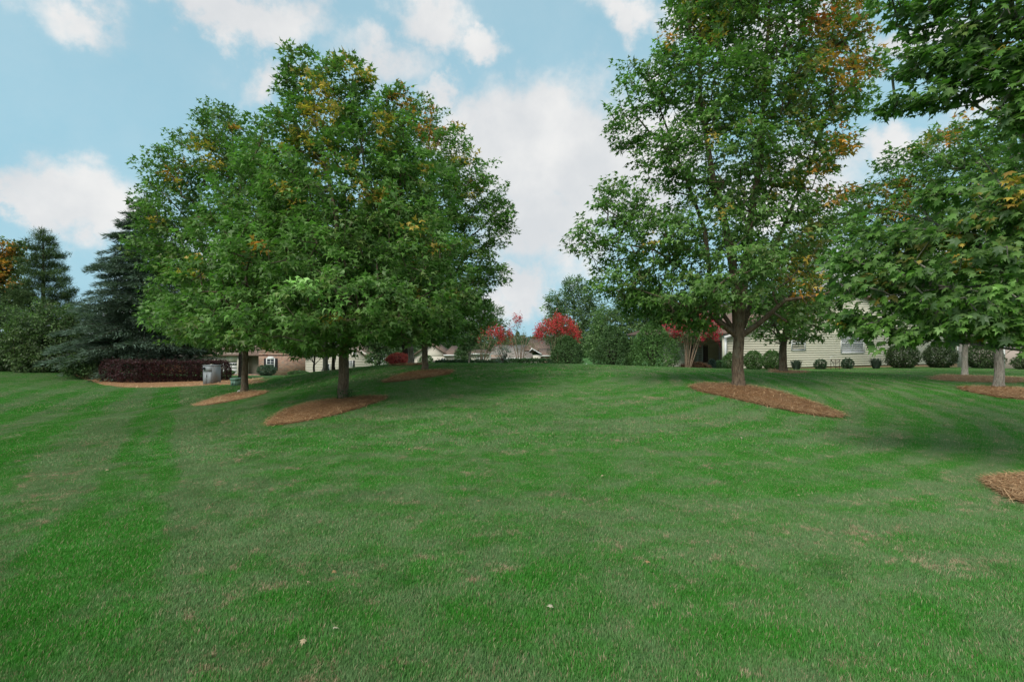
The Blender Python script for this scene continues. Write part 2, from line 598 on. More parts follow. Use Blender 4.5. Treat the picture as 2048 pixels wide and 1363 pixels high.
G_RING = "pine straw rings around the lawn trees"
mulch("mulch_ring", [(522, 853), (560, 825), (620, 806), (690, 798), (776, 792), (768, 803), (720, 818), (650, 838), (570, 851)],
      "pine straw mulch ring sloping left below the nearest left maple", "mulch ring", G_RING, 7000, .2, .005)
mulch("mulch_ring", [(378, 813), (430, 796), (480, 785), (538, 782), (530, 789), (480, 800), (420, 812)],
      "pine straw ring under the maple just right of the grey cabinet", "mulch ring", G_RING, 4200, .24, .007)
mulch("mulch_ring", [(756, 766), (790, 752), (830, 743), (912, 740), (905, 748), (850, 758), (790, 765)],
      "pine straw ring near the crest around the slim straight maple trunk", "mulch ring", G_RING, 4200, .24, .007)
mulch("mulch_ring", [(1376, 774), (1400, 768), (1470, 770), (1540, 780), (1620, 803), (1700, 834), (1660, 838), (1580, 824), (1480, 803), (1400, 785)],
      "long pine straw ring running downhill from the thick forked maple", "mulch ring", G_RING, 9000, .22, .005)
mulch("mulch_ring", [(1525, 744), (1570, 741.5), (1630, 746), (1600, 749), (1540, 747.5)],
      "small pine straw ring under the maple before the cream siding", "mulch ring", G_RING, 1800, .3, .01)
mulch("mulch_ring", [(1905, 777), (1940, 774), (2000, 775), (2080, 780), (2080, 806), (2030, 799), (1960, 790)],
      "pale pine straw ring under the front grey trunk at the right", "mulch ring", G_RING, 4200, .22, .006)
mulch("mulch_ring", [(1843, 757), (1880, 751), (1950, 751), (2075, 757), (2075, 768), (1960, 766), (1880, 763)],
      "reddish pine straw ring under the rear trunk before the siding", "mulch ring", G_RING, 3500, .26, .008)
mulch("mulch_ring", [(1963, 966), (1990, 957), (2060, 952), (2200, 945), (2330, 955), (2370, 985), (2290, 1015), (2160, 1026), (2045, 1014), (1995, 988)],
      "pine straw ring cut off by the right edge of the lawn view", "mulch ring", G_RING, 11000, .17, .0035)
mulch("mulch_bed", [(100, 744), (150, 750), (180, 764), (230, 774), (300, 776), (400, 772), (500, 771), (545, 764), (530, 761), (490, 758), (440, 757), (380, 756), (300, 755), (200, 750), (150, 743)],
      "long curved pine straw bed along the dark purple hedge", "mulch bed", None, 8000, .34, .012, .08)
mulch("mulch_bed", [(768, 732.5), (800, 729.6), (846, 728.2), (856, 730.5), (815, 732.5)],
      "pine straw patch beneath the round pink shrub on the crest", "mulch bed", None, 1500, .3, .01)

# ------------------------------------------------------------------ skeleton + crown generator
def tubes(name, segs, mat, parent):
    """segs: list of (p0, p1, r0, r1); grouped by thickness, every limb a tapered prism"""
    P0 = np.array([s[0] for s in segs]); P1 = np.array([s[1] for s in segs])
    r0 = np.array([s[2] for s in segs]); r1 = np.array([s[3] for s in segs])
    V, T, off = [], [], 0
    for k, sel in ((3, r0 < .012), (5, (r0 >= .012) & (r0 < .035)), (8, r0 >= .035)):
        if not sel.any():
            continue
        a, b, ra, rb = P0[sel], P1[sel], r0[sel], r1[sel]
        d = b - a
        d /= np.linalg.norm(d, axis=1, keepdims=True) + 1e-9
        ref = np.where(np.abs(d[:, 2:3]) > .9, np.array([[1., 0, 0]]), np.array([[0, 0, 1.]]))
        u = np.cross(d, ref); u /= np.linalg.norm(u, axis=1, keepdims=True) + 1e-9
        v = np.cross(d, u)
        th = np.arange(k) * 2 * math.pi / k
        ring = np.cos(th)[None, :, None] * u[:, None] + np.sin(th)[None, :, None] * v[:, None]
        bb = b + d * (rb * .4)[:, None]
        A = a[:, None] + ring * ra[:, None, None]
        Bv = bb[:, None] + ring * rb[:, None, None]
        n = len(a)
        V.append(np.concatenate([A, Bv], 1).reshape(-1, 3))
        base = off + np.arange(n)[:, None] * 2 * k
        for i in range(k):
            j = (i + 1) % k
            T.append(base + [i, j, k + j]); T.append(base + [i, k + j, k + i])
        off += n * 2 * k
    return mesh_np(name, np.concatenate(V), np.concatenate(T), mat, parent, smooth=True)


def trunk_mesh(name, pts, rad, mat, parent, sides=18, rough=.06, seed=0):
    lr = np.random.default_rng(seed)
    pts = np.array(pts); n = len(pts)
    ph = lr.uniform(0, 6.28, 4)
    V = []
    th = np.arange(sides) * 2 * math.pi / sides
    for i in range(n):
        d = pts[min(i + 1, n - 1)] - pts[max(i - 1, 0)]
        d /= np.linalg.norm(d)
        u = np.cross(d, [0, 1, 0]); u /= np.linalg.norm(u); v = np.cross(d, u)
        rr = rad[i] * (1 + rough * (np.sin(3 * th + ph[0] + i * .2) * .5 + np.sin(5 * th + ph[1] - i * .13) * .5) + lr.normal(0, rough * .35, sides))
        if i < 3:
            rr = rr * (1 + (.16 if i == 0 else .07 if i == 1 else .02) * np.maximum(0, np.sin(4 * th + ph[2])) * 2)
        V.append(pts[i] + u * (np.cos(th) * rr)[:, None] + v * (np.sin(th) * rr)[:, None])
    V = np.concatenate(V)
    T = []
    for i in range(n - 1):
        for k in range(sides):
            a, b = i * sides + k, i * sides + (k + 1) % sides
            T += [(a, b, b + sides), (a, b + sides, a + sides)]
    return mesh_np(name, V, T, mat, parent, smooth=True)


def resample(poly, step):
    out = [np.array(poly[0], float)]
    for a, b in zip(poly[:-1], poly[1:]):
        a, b = np.array(a, float), np.array(b, float)
        m = max(1, int(np.linalg.norm(b - a) / step))
        for k in range(1, m + 1):
            out.append(a + (b - a) * k / m)
    return np.array(out)


def sample_lobes(lobes, n, spacing, lr, shell=.5):
    """lobes: rows of centre xyz, radii xyz"""
    L = np.array(lobes)
    w = (L[:, 3] * L[:, 5]) ** .78
    w /= w.sum()
    acc = np.zeros((0, 3))
    tries = 0
    while len(acc) < n and tries < 40:
        tries += 1
        m = n
        k = lr.choice(len(L), m, p=w)
        d = lr.normal(size=(m, 3)); d /= np.linalg.norm(d, axis=1, keepdims=True)
        r = shell + (1 - shell) * lr.uniform(0, 1, m) ** .6
        c = L[k, :3] + d * r[:, None] * L[k, 3:]
        new = []
        for p in c:
            ok = True
            if len(acc) and ((acc - p) ** 2).sum(1).min() < spacing ** 2:
                ok = False
            if ok and new and min(((q - p) ** 2).sum() for q in new[-60:]) < spacing ** 2:
                ok = False
            if ok:
                new.append(p)
                if len(acc) + len(new) >= n:
                    break
        if new:
            acc = np.concatenate([acc, np.array(new)])
    return acc


def grow(leaders, targets, step=.4, lift=.55, tip=.006, power=.45, lr=None):
    """connect every leaf cluster to the nearest lower limb; returns segments, outward direction per cluster"""
    nodes, par, rad0 = [], [], []
    for poly, r_a, r_b in leaders:
        n = len(poly)
        start = -1
        if nodes:
            dd = ((np.array(nodes) - poly[0]) ** 2).sum(1)
            start = int(dd.argmin())
        for i, p in enumerate(poly):
            nodes.append(np.array(p, float))
            par.append(start if i == 0 else len(nodes) - 2)
            rad0.append(r_a + (r_b - r_a) * i / max(1, n - 1))
    n_lead = len(nodes)
    ax = np.array(nodes)
    cap = n_lead + len(targets) * 9 + 10
    N = np.zeros((cap, 3)); N[:n_lead] = ax
    cnt = n_lead
    order = np.argsort(np.min(((targets[:, None] - ax[None, ::2]) ** 2).sum(-1), 1))
    dirs = np.zeros_like(targets)
    tipnode = np.zeros(len(targets), int)
    par = par + [0] * (cap - n_lead)
    for ti in order:
        p = targets[ti]
        d = p - N[:cnt]
        hor = np.hypot(d[:, 0], d[:, 1])
        cost = np.sqrt((d ** 2).sum(1)) + lift * np.maximum(0, .35 * hor - d[:, 2]) * 1.2
        k = int(cost.argmin())
        a = N[k]
        L = np.linalg.norm(p - a)
        m = max(1, min(8, int(L / step)))
        pa = N[par[k]] if par[k] >= 0 else a - np.array([0, 0, .3])
        d0 = a - pa; d0 /= np.linalg.norm(d0) + 1e-9
        mid = a + d0 * L * .22 + (p - a) * .38 + lr.normal(0, .05 * L, 3)
        prev = k
        for i in range(1, m + 1):
            t = i / m
            q = (1 - t) ** 2 * a + 2 * t * (1 - t) * mid + t * t * p
            N[cnt] = q; par[cnt] = prev; prev = cnt; cnt += 1
        dirs[ti] = p - N[par[prev]]
        tipnode[ti] = prev
    c = np.zeros(cnt)
    c[tipnode] += 1
    for i in range(cnt - 1, -1, -1):
        if par[i] >= 0 and par[i] < i:
            c[par[i]] += c[i]
    segs = []
    r = tip * np.maximum(c, 1) ** power
    for i in range(n_lead):
        r[i] = rad0[i]
    for i in range(cnt):
        if par[i] >= 0:
            rp = r[par[i]]
            ra = min(rp, r[i] * 1.6) if i >= n_lead else rp if par[i] < n_lead and rp < r[i] * 2.0 else r[i]
            segs.append((N[par[i]], N[i], ra, r[i]))
    dirs /= np.linalg.norm(dirs, axis=1, keepdims=True) + 1e-9
    return segs, dirs, n_lead


# leaf outlines: x across, y along, z curl
LEAF = {
    "maple": (np.array([(0, 0, 0), (.16, .14, .02), (.52, .30, -.06), (.24, .44, .03), (.34, .72, -.02), (.12, .66, .03), (0, 1.05, -.10), (-.12, .66, .03), (-.34, .72, -.02), (-.24, .44, .03), (-.52, .30, -.06), (-.16, .14, .02), (0, .40, .07)], float),
              np.array([(12, i, i + 1) for i in range(0, 11)] + [(12, 11, 0)])),
    "maple_mid": (np.array([(0, 0, 0), (.52, .25, -.07), (.2, .42, .03), (.30, .74, -.02), (0, 1.05, -.09), (-.30, .74, -.02), (-.2, .42, .03), (-.52, .25, -.07)], float),
                  np.array([(0, 1, 2), (2, 3, 4), (0, 2, 4), (0, 4, 6), (4, 5, 6), (0, 6, 7)])),
    "maple_star": (np.array([(0, 0, 0), (.50, .26, -.07), (.14, .46, .04), (0, 1.08, -.09), (-.14, .46, .04), (-.50, .26, -.07)], float),
                   np.array([(0, 1, 2), (0, 2, 3), (0, 3, 4), (0, 4, 5)])),
    "maple_far": (np.array([(0, 0, 0), (.45, .42, -.05), (0, 1.0, -.05), (-.45, .42, -.05)], float), np.array([(0, 1, 2), (0, 2, 3)])),
    "oval": (np.array([(0, 0, 0), (.26, .45, .05), (0, 1.0, -.08), (-.26, .45, .05)], float), np.array([(0, 1, 2), (0, 2, 3)])),
    "needle": (np.array([(-.06, 0, 0), (.06, 0, 0), (0, 1.0, -.05)], float), np.array([(0, 1, 2)])),
    "blade": (np.array([(-.10, 0, 0), (.10, 0, 0), (.02, 1.0, -.1)], float), np.array([(0, 1, 2)])),
}


def leaf_arrays(kind, pos, ydir, normal, size, col):
    LV, LT = LEAF[kind]
    y = ydir / (np.linalg.norm(ydir, axis=1, keepdims=True) + 1e-9)
    x = np.cross(y, normal); x /= np.linalg.norm(x, axis=1, keepdims=True) + 1e-9
    z = np.cross(x, y)
    V = pos[:, None] + size[:, None, None] * (LV[None, :, 0:1] * x[:, None] + LV[None, :, 1:2] * y[:, None] + LV[None, :, 2:3] * z[:, None])
    n, k = len(pos), len(LV)
    T = (np.arange(n)[:, None, None] * k + LT[None]).reshape(-1, 3)
    C = np.repeat(col, k, 0)
    return V.reshape(-1, 3), T, C


GREEN = np.array([0.104, 0.235, 0.031])
GREEN_B = np.array([0.25, 0.36, 0.14])
OLIVE = np.array([0.18, 0.19, 0.05])
YELLOW = np.array([0.56, 0.39, 0.07])
ORANGE = np.array([0.62, 0.25, 0.045])
RED = np.array([0.62, 0.11, 0.03])


def proj(P):
    return np.column_stack([1024 + P[:, 0] / P[:, 1] * F, 681.5 - (P[:, 2] - CAMZ) / P[:, 1] * F])


def lobes_px(rows, d, base_depth=0.0):
    out = []
    for r in rows:
        px, py, rx, rz = r[:4]
        dd = d + (r[4] if len(r) > 4 else 0.0)
        c = Pd(px, py, dd)
        sx, sz = rx * dd / F, rz * dd / F
        sy = r[5] if len(r) > 5 else max(sx, .8 * sz)
        out.append((*c, sx, sy, sz))
    return out


def crown(parent, targets, dirs, center, kind, per, rad, size, lr, autumn=(), green=GREEN, matname="maple", flat=.55, up=.85, droop=.35, olive=.10, tint=None, shoot=.6):
    n = len(targets)
    cl_t = lr.normal(0, .16, n)
    px = proj(targets)
    prob = np.zeros(n); hue = np.zeros((n, 3))
    for (ax_, ay_, ar_, pr_, colr) in autumn:
        dd = np.hypot(px[:, 0] - ax_, px[:, 1] - ay_) / ar_
        pr = pr_ * np.clip(1.5 - 1.45 * dd, 0, 1)
        take = pr > prob
        prob = np.where(take, pr, prob)
        hue[take] = colr
    prob = np.maximum(prob, .012 if len(autumn) else 0.0)
    hue[hue.sum(1) == 0] = YELLOW
    is_a = (lr.uniform(0, 1, n) < np.minimum(prob, 1))
    cnt = lr.poisson(per, n) + 3
    cid = np.repeat(np.arange(n), cnt)
    m = len(cid)
    off = lr.normal(size=(m, 3)); off /= np.linalg.norm(off, axis=1, keepdims=True)
    rr = lr.uniform(0, 1, m) ** .5
    off *= (rr * rad * .80 * lr.uniform(.65, 1.25, n)[cid])[:, None]
    off[:, 2] *= flat
    sh = dirs + np.array([0, 0, shoot]); sh /= np.linalg.norm(sh, axis=1, keepdims=True) + 1e-9
    ext = (lr.uniform(0, 1, n) ** 2 * 1.25 * rad)[cid] * lr.uniform(-.2, 1, m)
    off = off * (1 - .35 * np.clip(ext / rad, 0, 1))[:, None] + sh[cid] * ext[:, None]
    pos = targets[cid] + off
    outd = targets - center
    outd[:, 2] *= .4
    outd /= np.linalg.norm(outd, axis=1, keepdims=True) + 1e-9
    o_ = outd[cid]
    offn = off / (rad + 1e-9)
    nrm = np.array([0, 0, up]) + o_ * .45 + offn * .4 + lr.normal(0, .42, (m, 3))
    yd = o_ * .6 + offn * .7 + np.array([0, 0, -droop]) + lr.normal(0, .45, (m, 3))
    sz = size * np.clip(lr.normal(.95, .24, m), .45, 1.5)
    bright = np.exp(cl_t[cid] + lr.normal(0, .17, m))
    mixb = np.clip(lr.beta(1.3, 3.0, m) + .15 * cl_t[cid], 0, 1)[:, None]
    col = (1 - mixb) * green + mixb * (GREEN_B if tint is None else tint)
    ol = (lr.uniform(0, 1, n) < olive)[cid] & (lr.uniform(0, 1, m) < .6)
    col = np.where(ol[:, None], .5 * col + .5 * OLIVE, col)
    col = col * bright[:, None]
    am = is_a[cid] & (lr.uniform(0, 1, m) < .72)
    ac = hue[cid] * np.exp(lr.normal(0, .22, (m, 1)))
    ac = ac + (YELLOW - ac) * (lr.uniform(0, 1, (m, 1)) ** 2) * .6
    col = np.where(am[:, None], ac, col)
    V, T, C = leaf_arrays(kind, pos, yd, nrm, sz, np.clip(col, 0, 1))
    o = mesh_np("crown", V, T, M[matname], parent, C)
    return o, (pos, yd, nrm, sz, col)


def maple(label, base, d, lobes, trunk_r, fork_py, n, per, kind="maple_mid", size=.11, seed=1, autumn=(), leaders=(), bark="bark", spacing=.34, rad=.34,
          group="maple trees on the lawn", lean=0, shell=.45, top_py=None, green=GREEN, olive=.1, cat="tree", name="maple_tree", keep=None, step=.4, limb_r=.45, **kw):
    lr = np.random.default_rng(seed)
    root = thing(name, base, label, cat, group)
    L = lobes_px(lobes, d)
    LA = np.array(L)
    tg = sample_lobes(L, n, spacing, lr, shell)
    if keep is not None:
        tg = tg[keep(tg)]
    fz = CAMZ + (681.5 - fork_py) / F * d
    fork = np.array([base[0] + lean, base[1], fz])
    tp = [base + np.array([0, 0, -.12]), base + np.array([0, 0, .04]), base + np.array([0, 0, .18]), base + (fork - base) * .35, base + (fork - base) * .7, fork]
    tp = [np.array(p) + np.append(lr.normal(0, .012, 2), 0) for p in tp]
    tp = [tp[0], tp[1], tp[2]] + list(resample(tp[2:], .15))[1:]
    k = np.linspace(0, 1, len(tp))
    rad_t = trunk_r * (1.0 + .48 * np.exp(-k * 10) - .17 * k)
    trunk_top_r = rad_t[-1]
    lead = []
    ctr = np.average(LA[:, :3], axis=0, weights=LA[:, 3] * LA[:, 5])
    if leaders:
        for poly, ra, rb in leaders:
            pp = []
            for q in poly:
                pp.append(Pd(q[0], q[1], d + (q[2] if len(q) > 2 else 0)))
            pp[0] = fork + (pp[0] - fork) * .15 - np.array([0, 0, .05]) if np.linalg.norm(pp[0] - fork) < 1.2 else pp[0]
            lead.append((resample(pp, .3), ra, rb))
    else:
        tz = LA[:, 2].max()
        top = np.array([ctr[0] * .6 + fork[0] * .4, ctr[1] * .5 + fork[1] * .5, tz])
        mid = fork * .5 + top * .5 + np.append(lr.normal(0, .12, 2), 0)
        lead.append((resample([fork - np.array([0, 0, .1]), mid, top], .3), trunk_top_r * .97, .02))
        for a in range(4):
            an = a * 1.57 + lr.uniform(0, 1.2)
            ln = .5 * LA[:, 3].mean() + .5 * (LA[:, 0].max() - LA[:, 0].min()) * .25
            s0 = fork + np.array([0, 0, .12 * a - .1])
            e = s0 + np.array([math.cos(an) * ln, math.sin(an) * ln, ln * lr.uniform(.7, 1.3)])
            lead.append((resample([s0, s0 * .5 + e * .5 + np.array([0, 0, .12 * ln]), e], .3), trunk_top_r * limb_r, .02))
    trunk_mesh("trunk", tp, rad_t, M[bark], root, seed=seed)
    segs, dirs, nl = grow(lead, tg, step=step, lr=lr)
    tubes("branches", segs, M[kw.pop("branch_bark", bark)], root)
    o, data = crown(root, tg, dirs, ctr, kind, per, rad, size, lr, autumn, green, olive=olive, **kw)
    return root, data

# ------------------------------------------------------------------ maples
b1 = ground_at(688, 798)
r1_, _ = maple("nearest left maple with a broad full crown and ivy sprouts at its foot", b1, b1[1], [
    (600, 150, 40, 55, .3), (690, 165, 50, 52, 0), (795, 215, 34, 45, .2), (640, 250, 95, 80, .2), (745, 290, 95, 80, .2), (560, 320, 85, 85, .4),
    (680, 400, 150, 100, 0), (820, 390, 95, 95, .5), (500, 450, 100, 80, 0), (600, 520, 150, 85, -.9), (800, 500, 140, 95, -.5), (450, 560, 95, 50, -.8),
    (390, 640, 85, 50, -.8), (540, 640, 140, 58, -1.5), (700, 610, 160, 66, -1.8), (850, 600, 95, 64, -.9), (875, 655, 55, 34, -.4), (640, 680, 90, 30, -1.2), (760, 660, 90, 35, -1.4), (680, 520, 200, 130, 1.4), (560, 600, 160, 80, 1.3), (800, 600, 120, 80, 1.3)],
    .130, 668, 1800, 38, "maple_star", .118, 11,
    autumn=[(640, 215, 60, .8, YELLOW), (700, 130, 60, .35, YELLOW), (800, 195, 40, .8, ORANGE), (765, 265, 50, .6, YELLOW), (590, 290, 45, .65, YELLOW), (660, 330, 60, .35, YELLOW), (740, 395, 50, .45, YELLOW), (400, 535, 42, .6, YELLOW), (850, 500, 45, .35, YELLOW), (510, 500, 40, .25, ORANGE), (600, 150, 60, .15, OLIVE), (640, 610, 30, .1, YELLOW)],
    leaders=[([(688, 672), (682, 560, .1), (672, 430, .1), (640, 280, .2), (600, 150, .3)], .085, .012), ([(690, 668), (712, 540, .2), (735, 420, .2), (725, 300, .1), (695, 170, 0)], .075, .012),
             ([(685, 676), (640, 640, -.4), (570, 600, -.9), (470, 580, -1.0)], .06, .015), ([(694, 690), (735, 655, -.5), (790, 615, -.9), (850, 590, -1.0)], .055, .014), ([(690, 665), (760, 560, .6), (800, 440, .6), (800, 260, .3)], .07, .015),
             ([(688, 668), (690, 640, -1.0), (680, 600, -1.9)], .05, .012), ([(684, 668), (600, 560, .6), (540, 430, .4), (520, 330, .4)], .065, .014)], olive=.14)
lr_ = np.random.default_rng(5)
m_ = 260
a_ = lr_.uniform(0, 6.28, m_); q_ = np.column_stack([b1[0] + .08 + np.cos(a_) * lr_.uniform(.05, .24, m_), b1[1] - .12 + np.sin(a_) * lr_.uniform(0, .16, m_), b1[2] + lr_.uniform(.02, .26, m_)])
V_, T_, C_ = leaf_arrays("oval", q_, lr_.normal(0, 1, (m_, 3)), np.array([0, -.4, 1]) + lr_.normal(0, .4, (m_, 3)), lr_.uniform(.03, .06, m_), np.array([.045, .12, .035]) * lr_.uniform(.7, 1.4, (m_, 1)))
o_ = mesh_np("sucker_leaves", V_, T_, M["maple"], r1_, C_)
o_["kind"] = "stuff"

b2 = ground_at(490, 784)
maple("left maple behind the nearest one, crown reaching out over the cedar", b2, b2[1], [
    (440, 250, 38, 40), (400, 320, 60, 58), (330, 345, 42, 45, -.3), (352, 420, 68, 65), (470, 330, 70, 75), (310, 500, 42, 45, -.3), (330, 480, 50, 55), (430, 500, 90, 80), (350, 590, 52, 60), (450, 630, 110, 60, -.6), (560, 500, 100, 100), (370, 640, 55, 45), (540, 380, 80, 80), (500, 660, 100, 40, -.5)],
    .118, 690, 1050, 37, "maple_star", .125, 12, autumn=[(410, 300, 50, .3, YELLOW), (430, 240, 50, .25, ORANGE), (350, 330, 40, .15, ORANGE)], spacing=.4, rad=.42, green=GREEN * .88)
b3 = ground_at(850, 740)
maple("maple near the crest with a straight slim trunk and wide right-hand crown", b3, b3[1], [
    (845, 245, 38, 45), (800, 300, 60, 60), (895, 300, 46, 48), (925, 360, 55, 48), (965, 385, 45, 40), (860, 400, 95, 85), (965, 455, 58, 50), (925, 540, 72, 52), (975, 548, 46, 26), (860, 590, 120, 62), (930, 630, 58, 45), (780, 500, 110, 100), (1000, 425, 22, 30), (900, 480, 90, 60), (820, 650, 80, 35), (890, 656, 50, 25)],
    .122, 688, 1050, 37, "maple_star", .125, 13, autumn=[(860, 250, 60, .6, ORANGE), (905, 300, 60, .35, YELLOW), (930, 370, 50, .15, YELLOW)], spacing=.4, rad=.42, green=GREEN * .95)
b4 = ground_at(822, 728.5)
maple("pale-trunked maple beside the pink shrub on the crest", b4, b4[1], [
    (820, 560, 120, 80), (740, 600, 100, 60), (900, 600, 70, 50), (820, 470, 90, 80), (780, 655, 60, 25), (870, 640, 55, 25)],
    .14, 680, 380, 30, "maple_far", .14, 14, spacing=.5, rad=.5, green=GREEN * .85, bark="bark_pale")
b5 = ground_at(650, 743)
maple("pale thick-trunked maple behind the nearest left maple", b5, b5[1], [
    (640, 590, 110, 70), (720, 600, 100, 60), (560, 600, 90, 60), (650, 480, 110, 90), (640, 665, 90, 22), (590, 650, 60, 25)],
    .125, 695, 420, 30, "maple_far", .15, 15, spacing=.5, rad=.5, green=GREEN * .8, bark="bark_pale")
b5b = ground_at(667, 741)
maple("thin dark maple trunk just right of the pale thick-trunked maple", b5b, b5b[1], [(700, 640, 60, 30), (670, 600, 70, 50), (680, 540, 60, 50)],
      .08, 690, 160, 24, "maple_far", .15, 16, spacing=.5, rad=.5, green=GREEN * .8, bark="bark_dark")
b6 = ground_at(381, 757)
maple("dark-trunked tree rising behind the purple hedge beside the cabinet", b6, b6[1], [(380, 620, 80, 60), (440, 640, 60, 40), (330, 640, 50, 45), (390, 540, 70, 60), (420, 690, 45, 16)],
      .18, 705, 280, 28, "maple_far", .17, 17, spacing=.55, rad=.55, green=GREEN * .7, bark="bark_dark", group=None)
b7 = ground_at(480, 757)
maple("dark trunk directly behind the green utility box and the second maple", b7, b7[1], [(480, 630, 80, 50), (520, 670, 50, 26), (440, 690, 50, 20), (500, 560, 60, 50)],
      .15, 700, 260, 28, "maple_far", .17, 18, spacing=.55, rad=.55, green=GREEN * .8, bark="bark_dark", group=None)

bR = ground_at(1476, 773)
maple("tallest maple, thick trunk forking low, orange leaves at its upper right", bR, bR[1], [
    (1385, 60, 60, 60), (1440, 20, 80, 70), (1520, 40, 110, 80), (1620, 40, 90, 70), (1690, 50, 50, 45, .3), (1280, 175, 48, 55), (1350, 160, 70, 70), (1430, 180, 100, 90), (1540, 180, 110, 90), (1640, 180, 75, 75), (1715, 140, 42, 42, .3), (1690, 215, 45, 28), (1255, 250, 42, 48), (1330, 310, 70, 60), (1440, 320, 120, 85), (1580, 310, 95, 80), (1660, 300, 45, 35), (1245, 405, 62, 42), (1185, 480, 48, 38), (1300, 480, 105, 66), (1420, 460, 100, 80), (1560, 460, 105, 85), (1660, 420, 60, 50), (1240, 560, 62, 42), (1350, 580, 95, 52), (1450, 580, 70, 40, -1.0), (1575, 580, 85, 52), (1390, 625, 50, 22), (1335, 628, 55, 20), (1400, 645, 42, 13), (1290, 605, 55, 30), (1500, -50, 120, 70), (1420, -30, 70, 60), (1600, 640, 40, 25, -.3), (1520, 520, 60, 40, -1.3)],
    .152, 668, 1950, 27, "maple_star", .118, 21,
    autumn=[(1650, 60, 70, .75, ORANGE), (1700, 40, 70, .7, ORANGE), (1640, 40, 34, .9, RED), (1700, 130, 80, .95, ORANGE), (1720, 120, 30, .9, RED), (1650, 190, 70, .4, OLIVE), (1600, 140, 80, .4, OLIVE), (1690, 290, 45, .6, ORANGE), (1560, 370, 50, .4, YELLOW), (1665, 370, 50, .6, ORANGE), (1590, 545, 60, .75, YELLOW), (1600, 560, 40, .8, ORANGE), (1620, 490, 60, .3, OLIVE), (1420, 60, 60, .4, YELLOW), (1400, 20, 50, .3, YELLOW), (1335, 70, 30, .6, ORANGE), (1600, 230, 110, .4, OLIVE), (1530, 20, 80, .3, OLIVE)],
    leaders=[([(1474, 668), (1470, 560, .0), (1455, 470, 0), (1425, 350, .1), (1400, 200, .1), (1400, 60, .1)], .13, .025), ([(1478, 666), (1488, 560, .1), (1500, 450, .2), (1520, 320, .2), (1530, 150, .1), (1540, 0, .0)], .13, .03),
             ([(1470, 672), (1435, 640, .2), (1420, 560, .5), (1410, 460, .6), (1350, 300, .4), (1310, 190, .2)], .085, .018), ([(1488, 684), (1520, 645, -.2), (1570, 600, -.5), (1640, 590, -.6), (1690, 575, -.6)], .08, .015),
             ([(1482, 668), (1510, 590, .6), (1560, 470, .6), (1620, 330, .4), (1670, 180, .3)], .085, .018), ([(1466, 676), (1420, 630, -.2), (1340, 600, -.4), (1250, 570, -.4)], .06, .014), ([(1470, 660), (1400, 560, .3), (1310, 500, .2), (1210, 480, 0)], .06, .014)],
    olive=.10, spacing=.36, rad=.36)
bR2 = ground_at(1566, 744)
maple("small maple standing before the cream siding, left of the metal hoop", bR2, bR2[1], [(1565, 600, 80, 50), (1620, 560, 80, 50), (1520, 640, 50, 35), (1625, 630, 60, 34), (1580, 660, 70, 26), (1650, 500, 80, 60), (1560, 540, 60, 50)],
      .155, 690, 420, 26, "maple_star", .125, 22, autumn=[(1600, 580, 80, .2, YELLOW)], spacing=.42, rad=.42)
bR3 = ground_at(1930, 752)
maple("rear right maple with a straight grey trunk before the siding", bR3, bR3[1], [(1920, 560, 120, 70), (1830, 590, 90, 50), (2010, 590, 100, 60), (1900, 460, 130, 80), (2060, 500, 90, 80), (1780, 560, 60, 45), (1960, 650, 90, 30), (1860, 640, 70, 25)],
      .148, 690, 800, 30, "maple_star", .125, 23, autumn=[(1800, 540, 60, .2, YELLOW)], spacing=.42, rad=.42, green=GREEN * .85, bark="bark_pale")
bR4 = ground_at(1997, 776)
maple("front right maple with a pale flaring trunk and dense domed crown", bR4, bR4[1], [
    (1990, 285, 80, 48), (1900, 300, 70, 48), (1830, 345, 70, 50), (1930, 390, 120, 80), (2050, 390, 110, 100), (1770, 400, 60, 45), (1730, 440, 45, 40), (1860, 490, 115, 66), (1980, 540, 130, 76), (1780, 540, 80, 44), (1900, 610, 110, 42), (2040, 640, 80, 44), (1715, 490, 40, 36), (2080, 300, 70, 60), (2120, 560, 100, 80)],
    .130, 702, 1200, 30, "maple_star", .118, 24,
    autumn=[(1900, 250, 70, .45, ORANGE), (2030, 225, 60, .7, ORANGE), (1730, 370, 50, .5, ORANGE), (1800, 390, 60, .5, ORANGE), (1850, 280, 50, .3, YELLOW), (1800, 430, 80, .3, YELLOW)], bark="bark_pale", spacing=.38, rad=.38)

# the maple just outside the frame at the right, whose boughs hang into the picture
D0 = 5.9
b0 = np.array([7.0, 5.7, h1(7.0, 5.7)])


def keep0(t):
    p = proj(t)
    return (t[:, 1] > 4.3) & (p[:, 0] < 2330) & (p[:, 1] > -260)


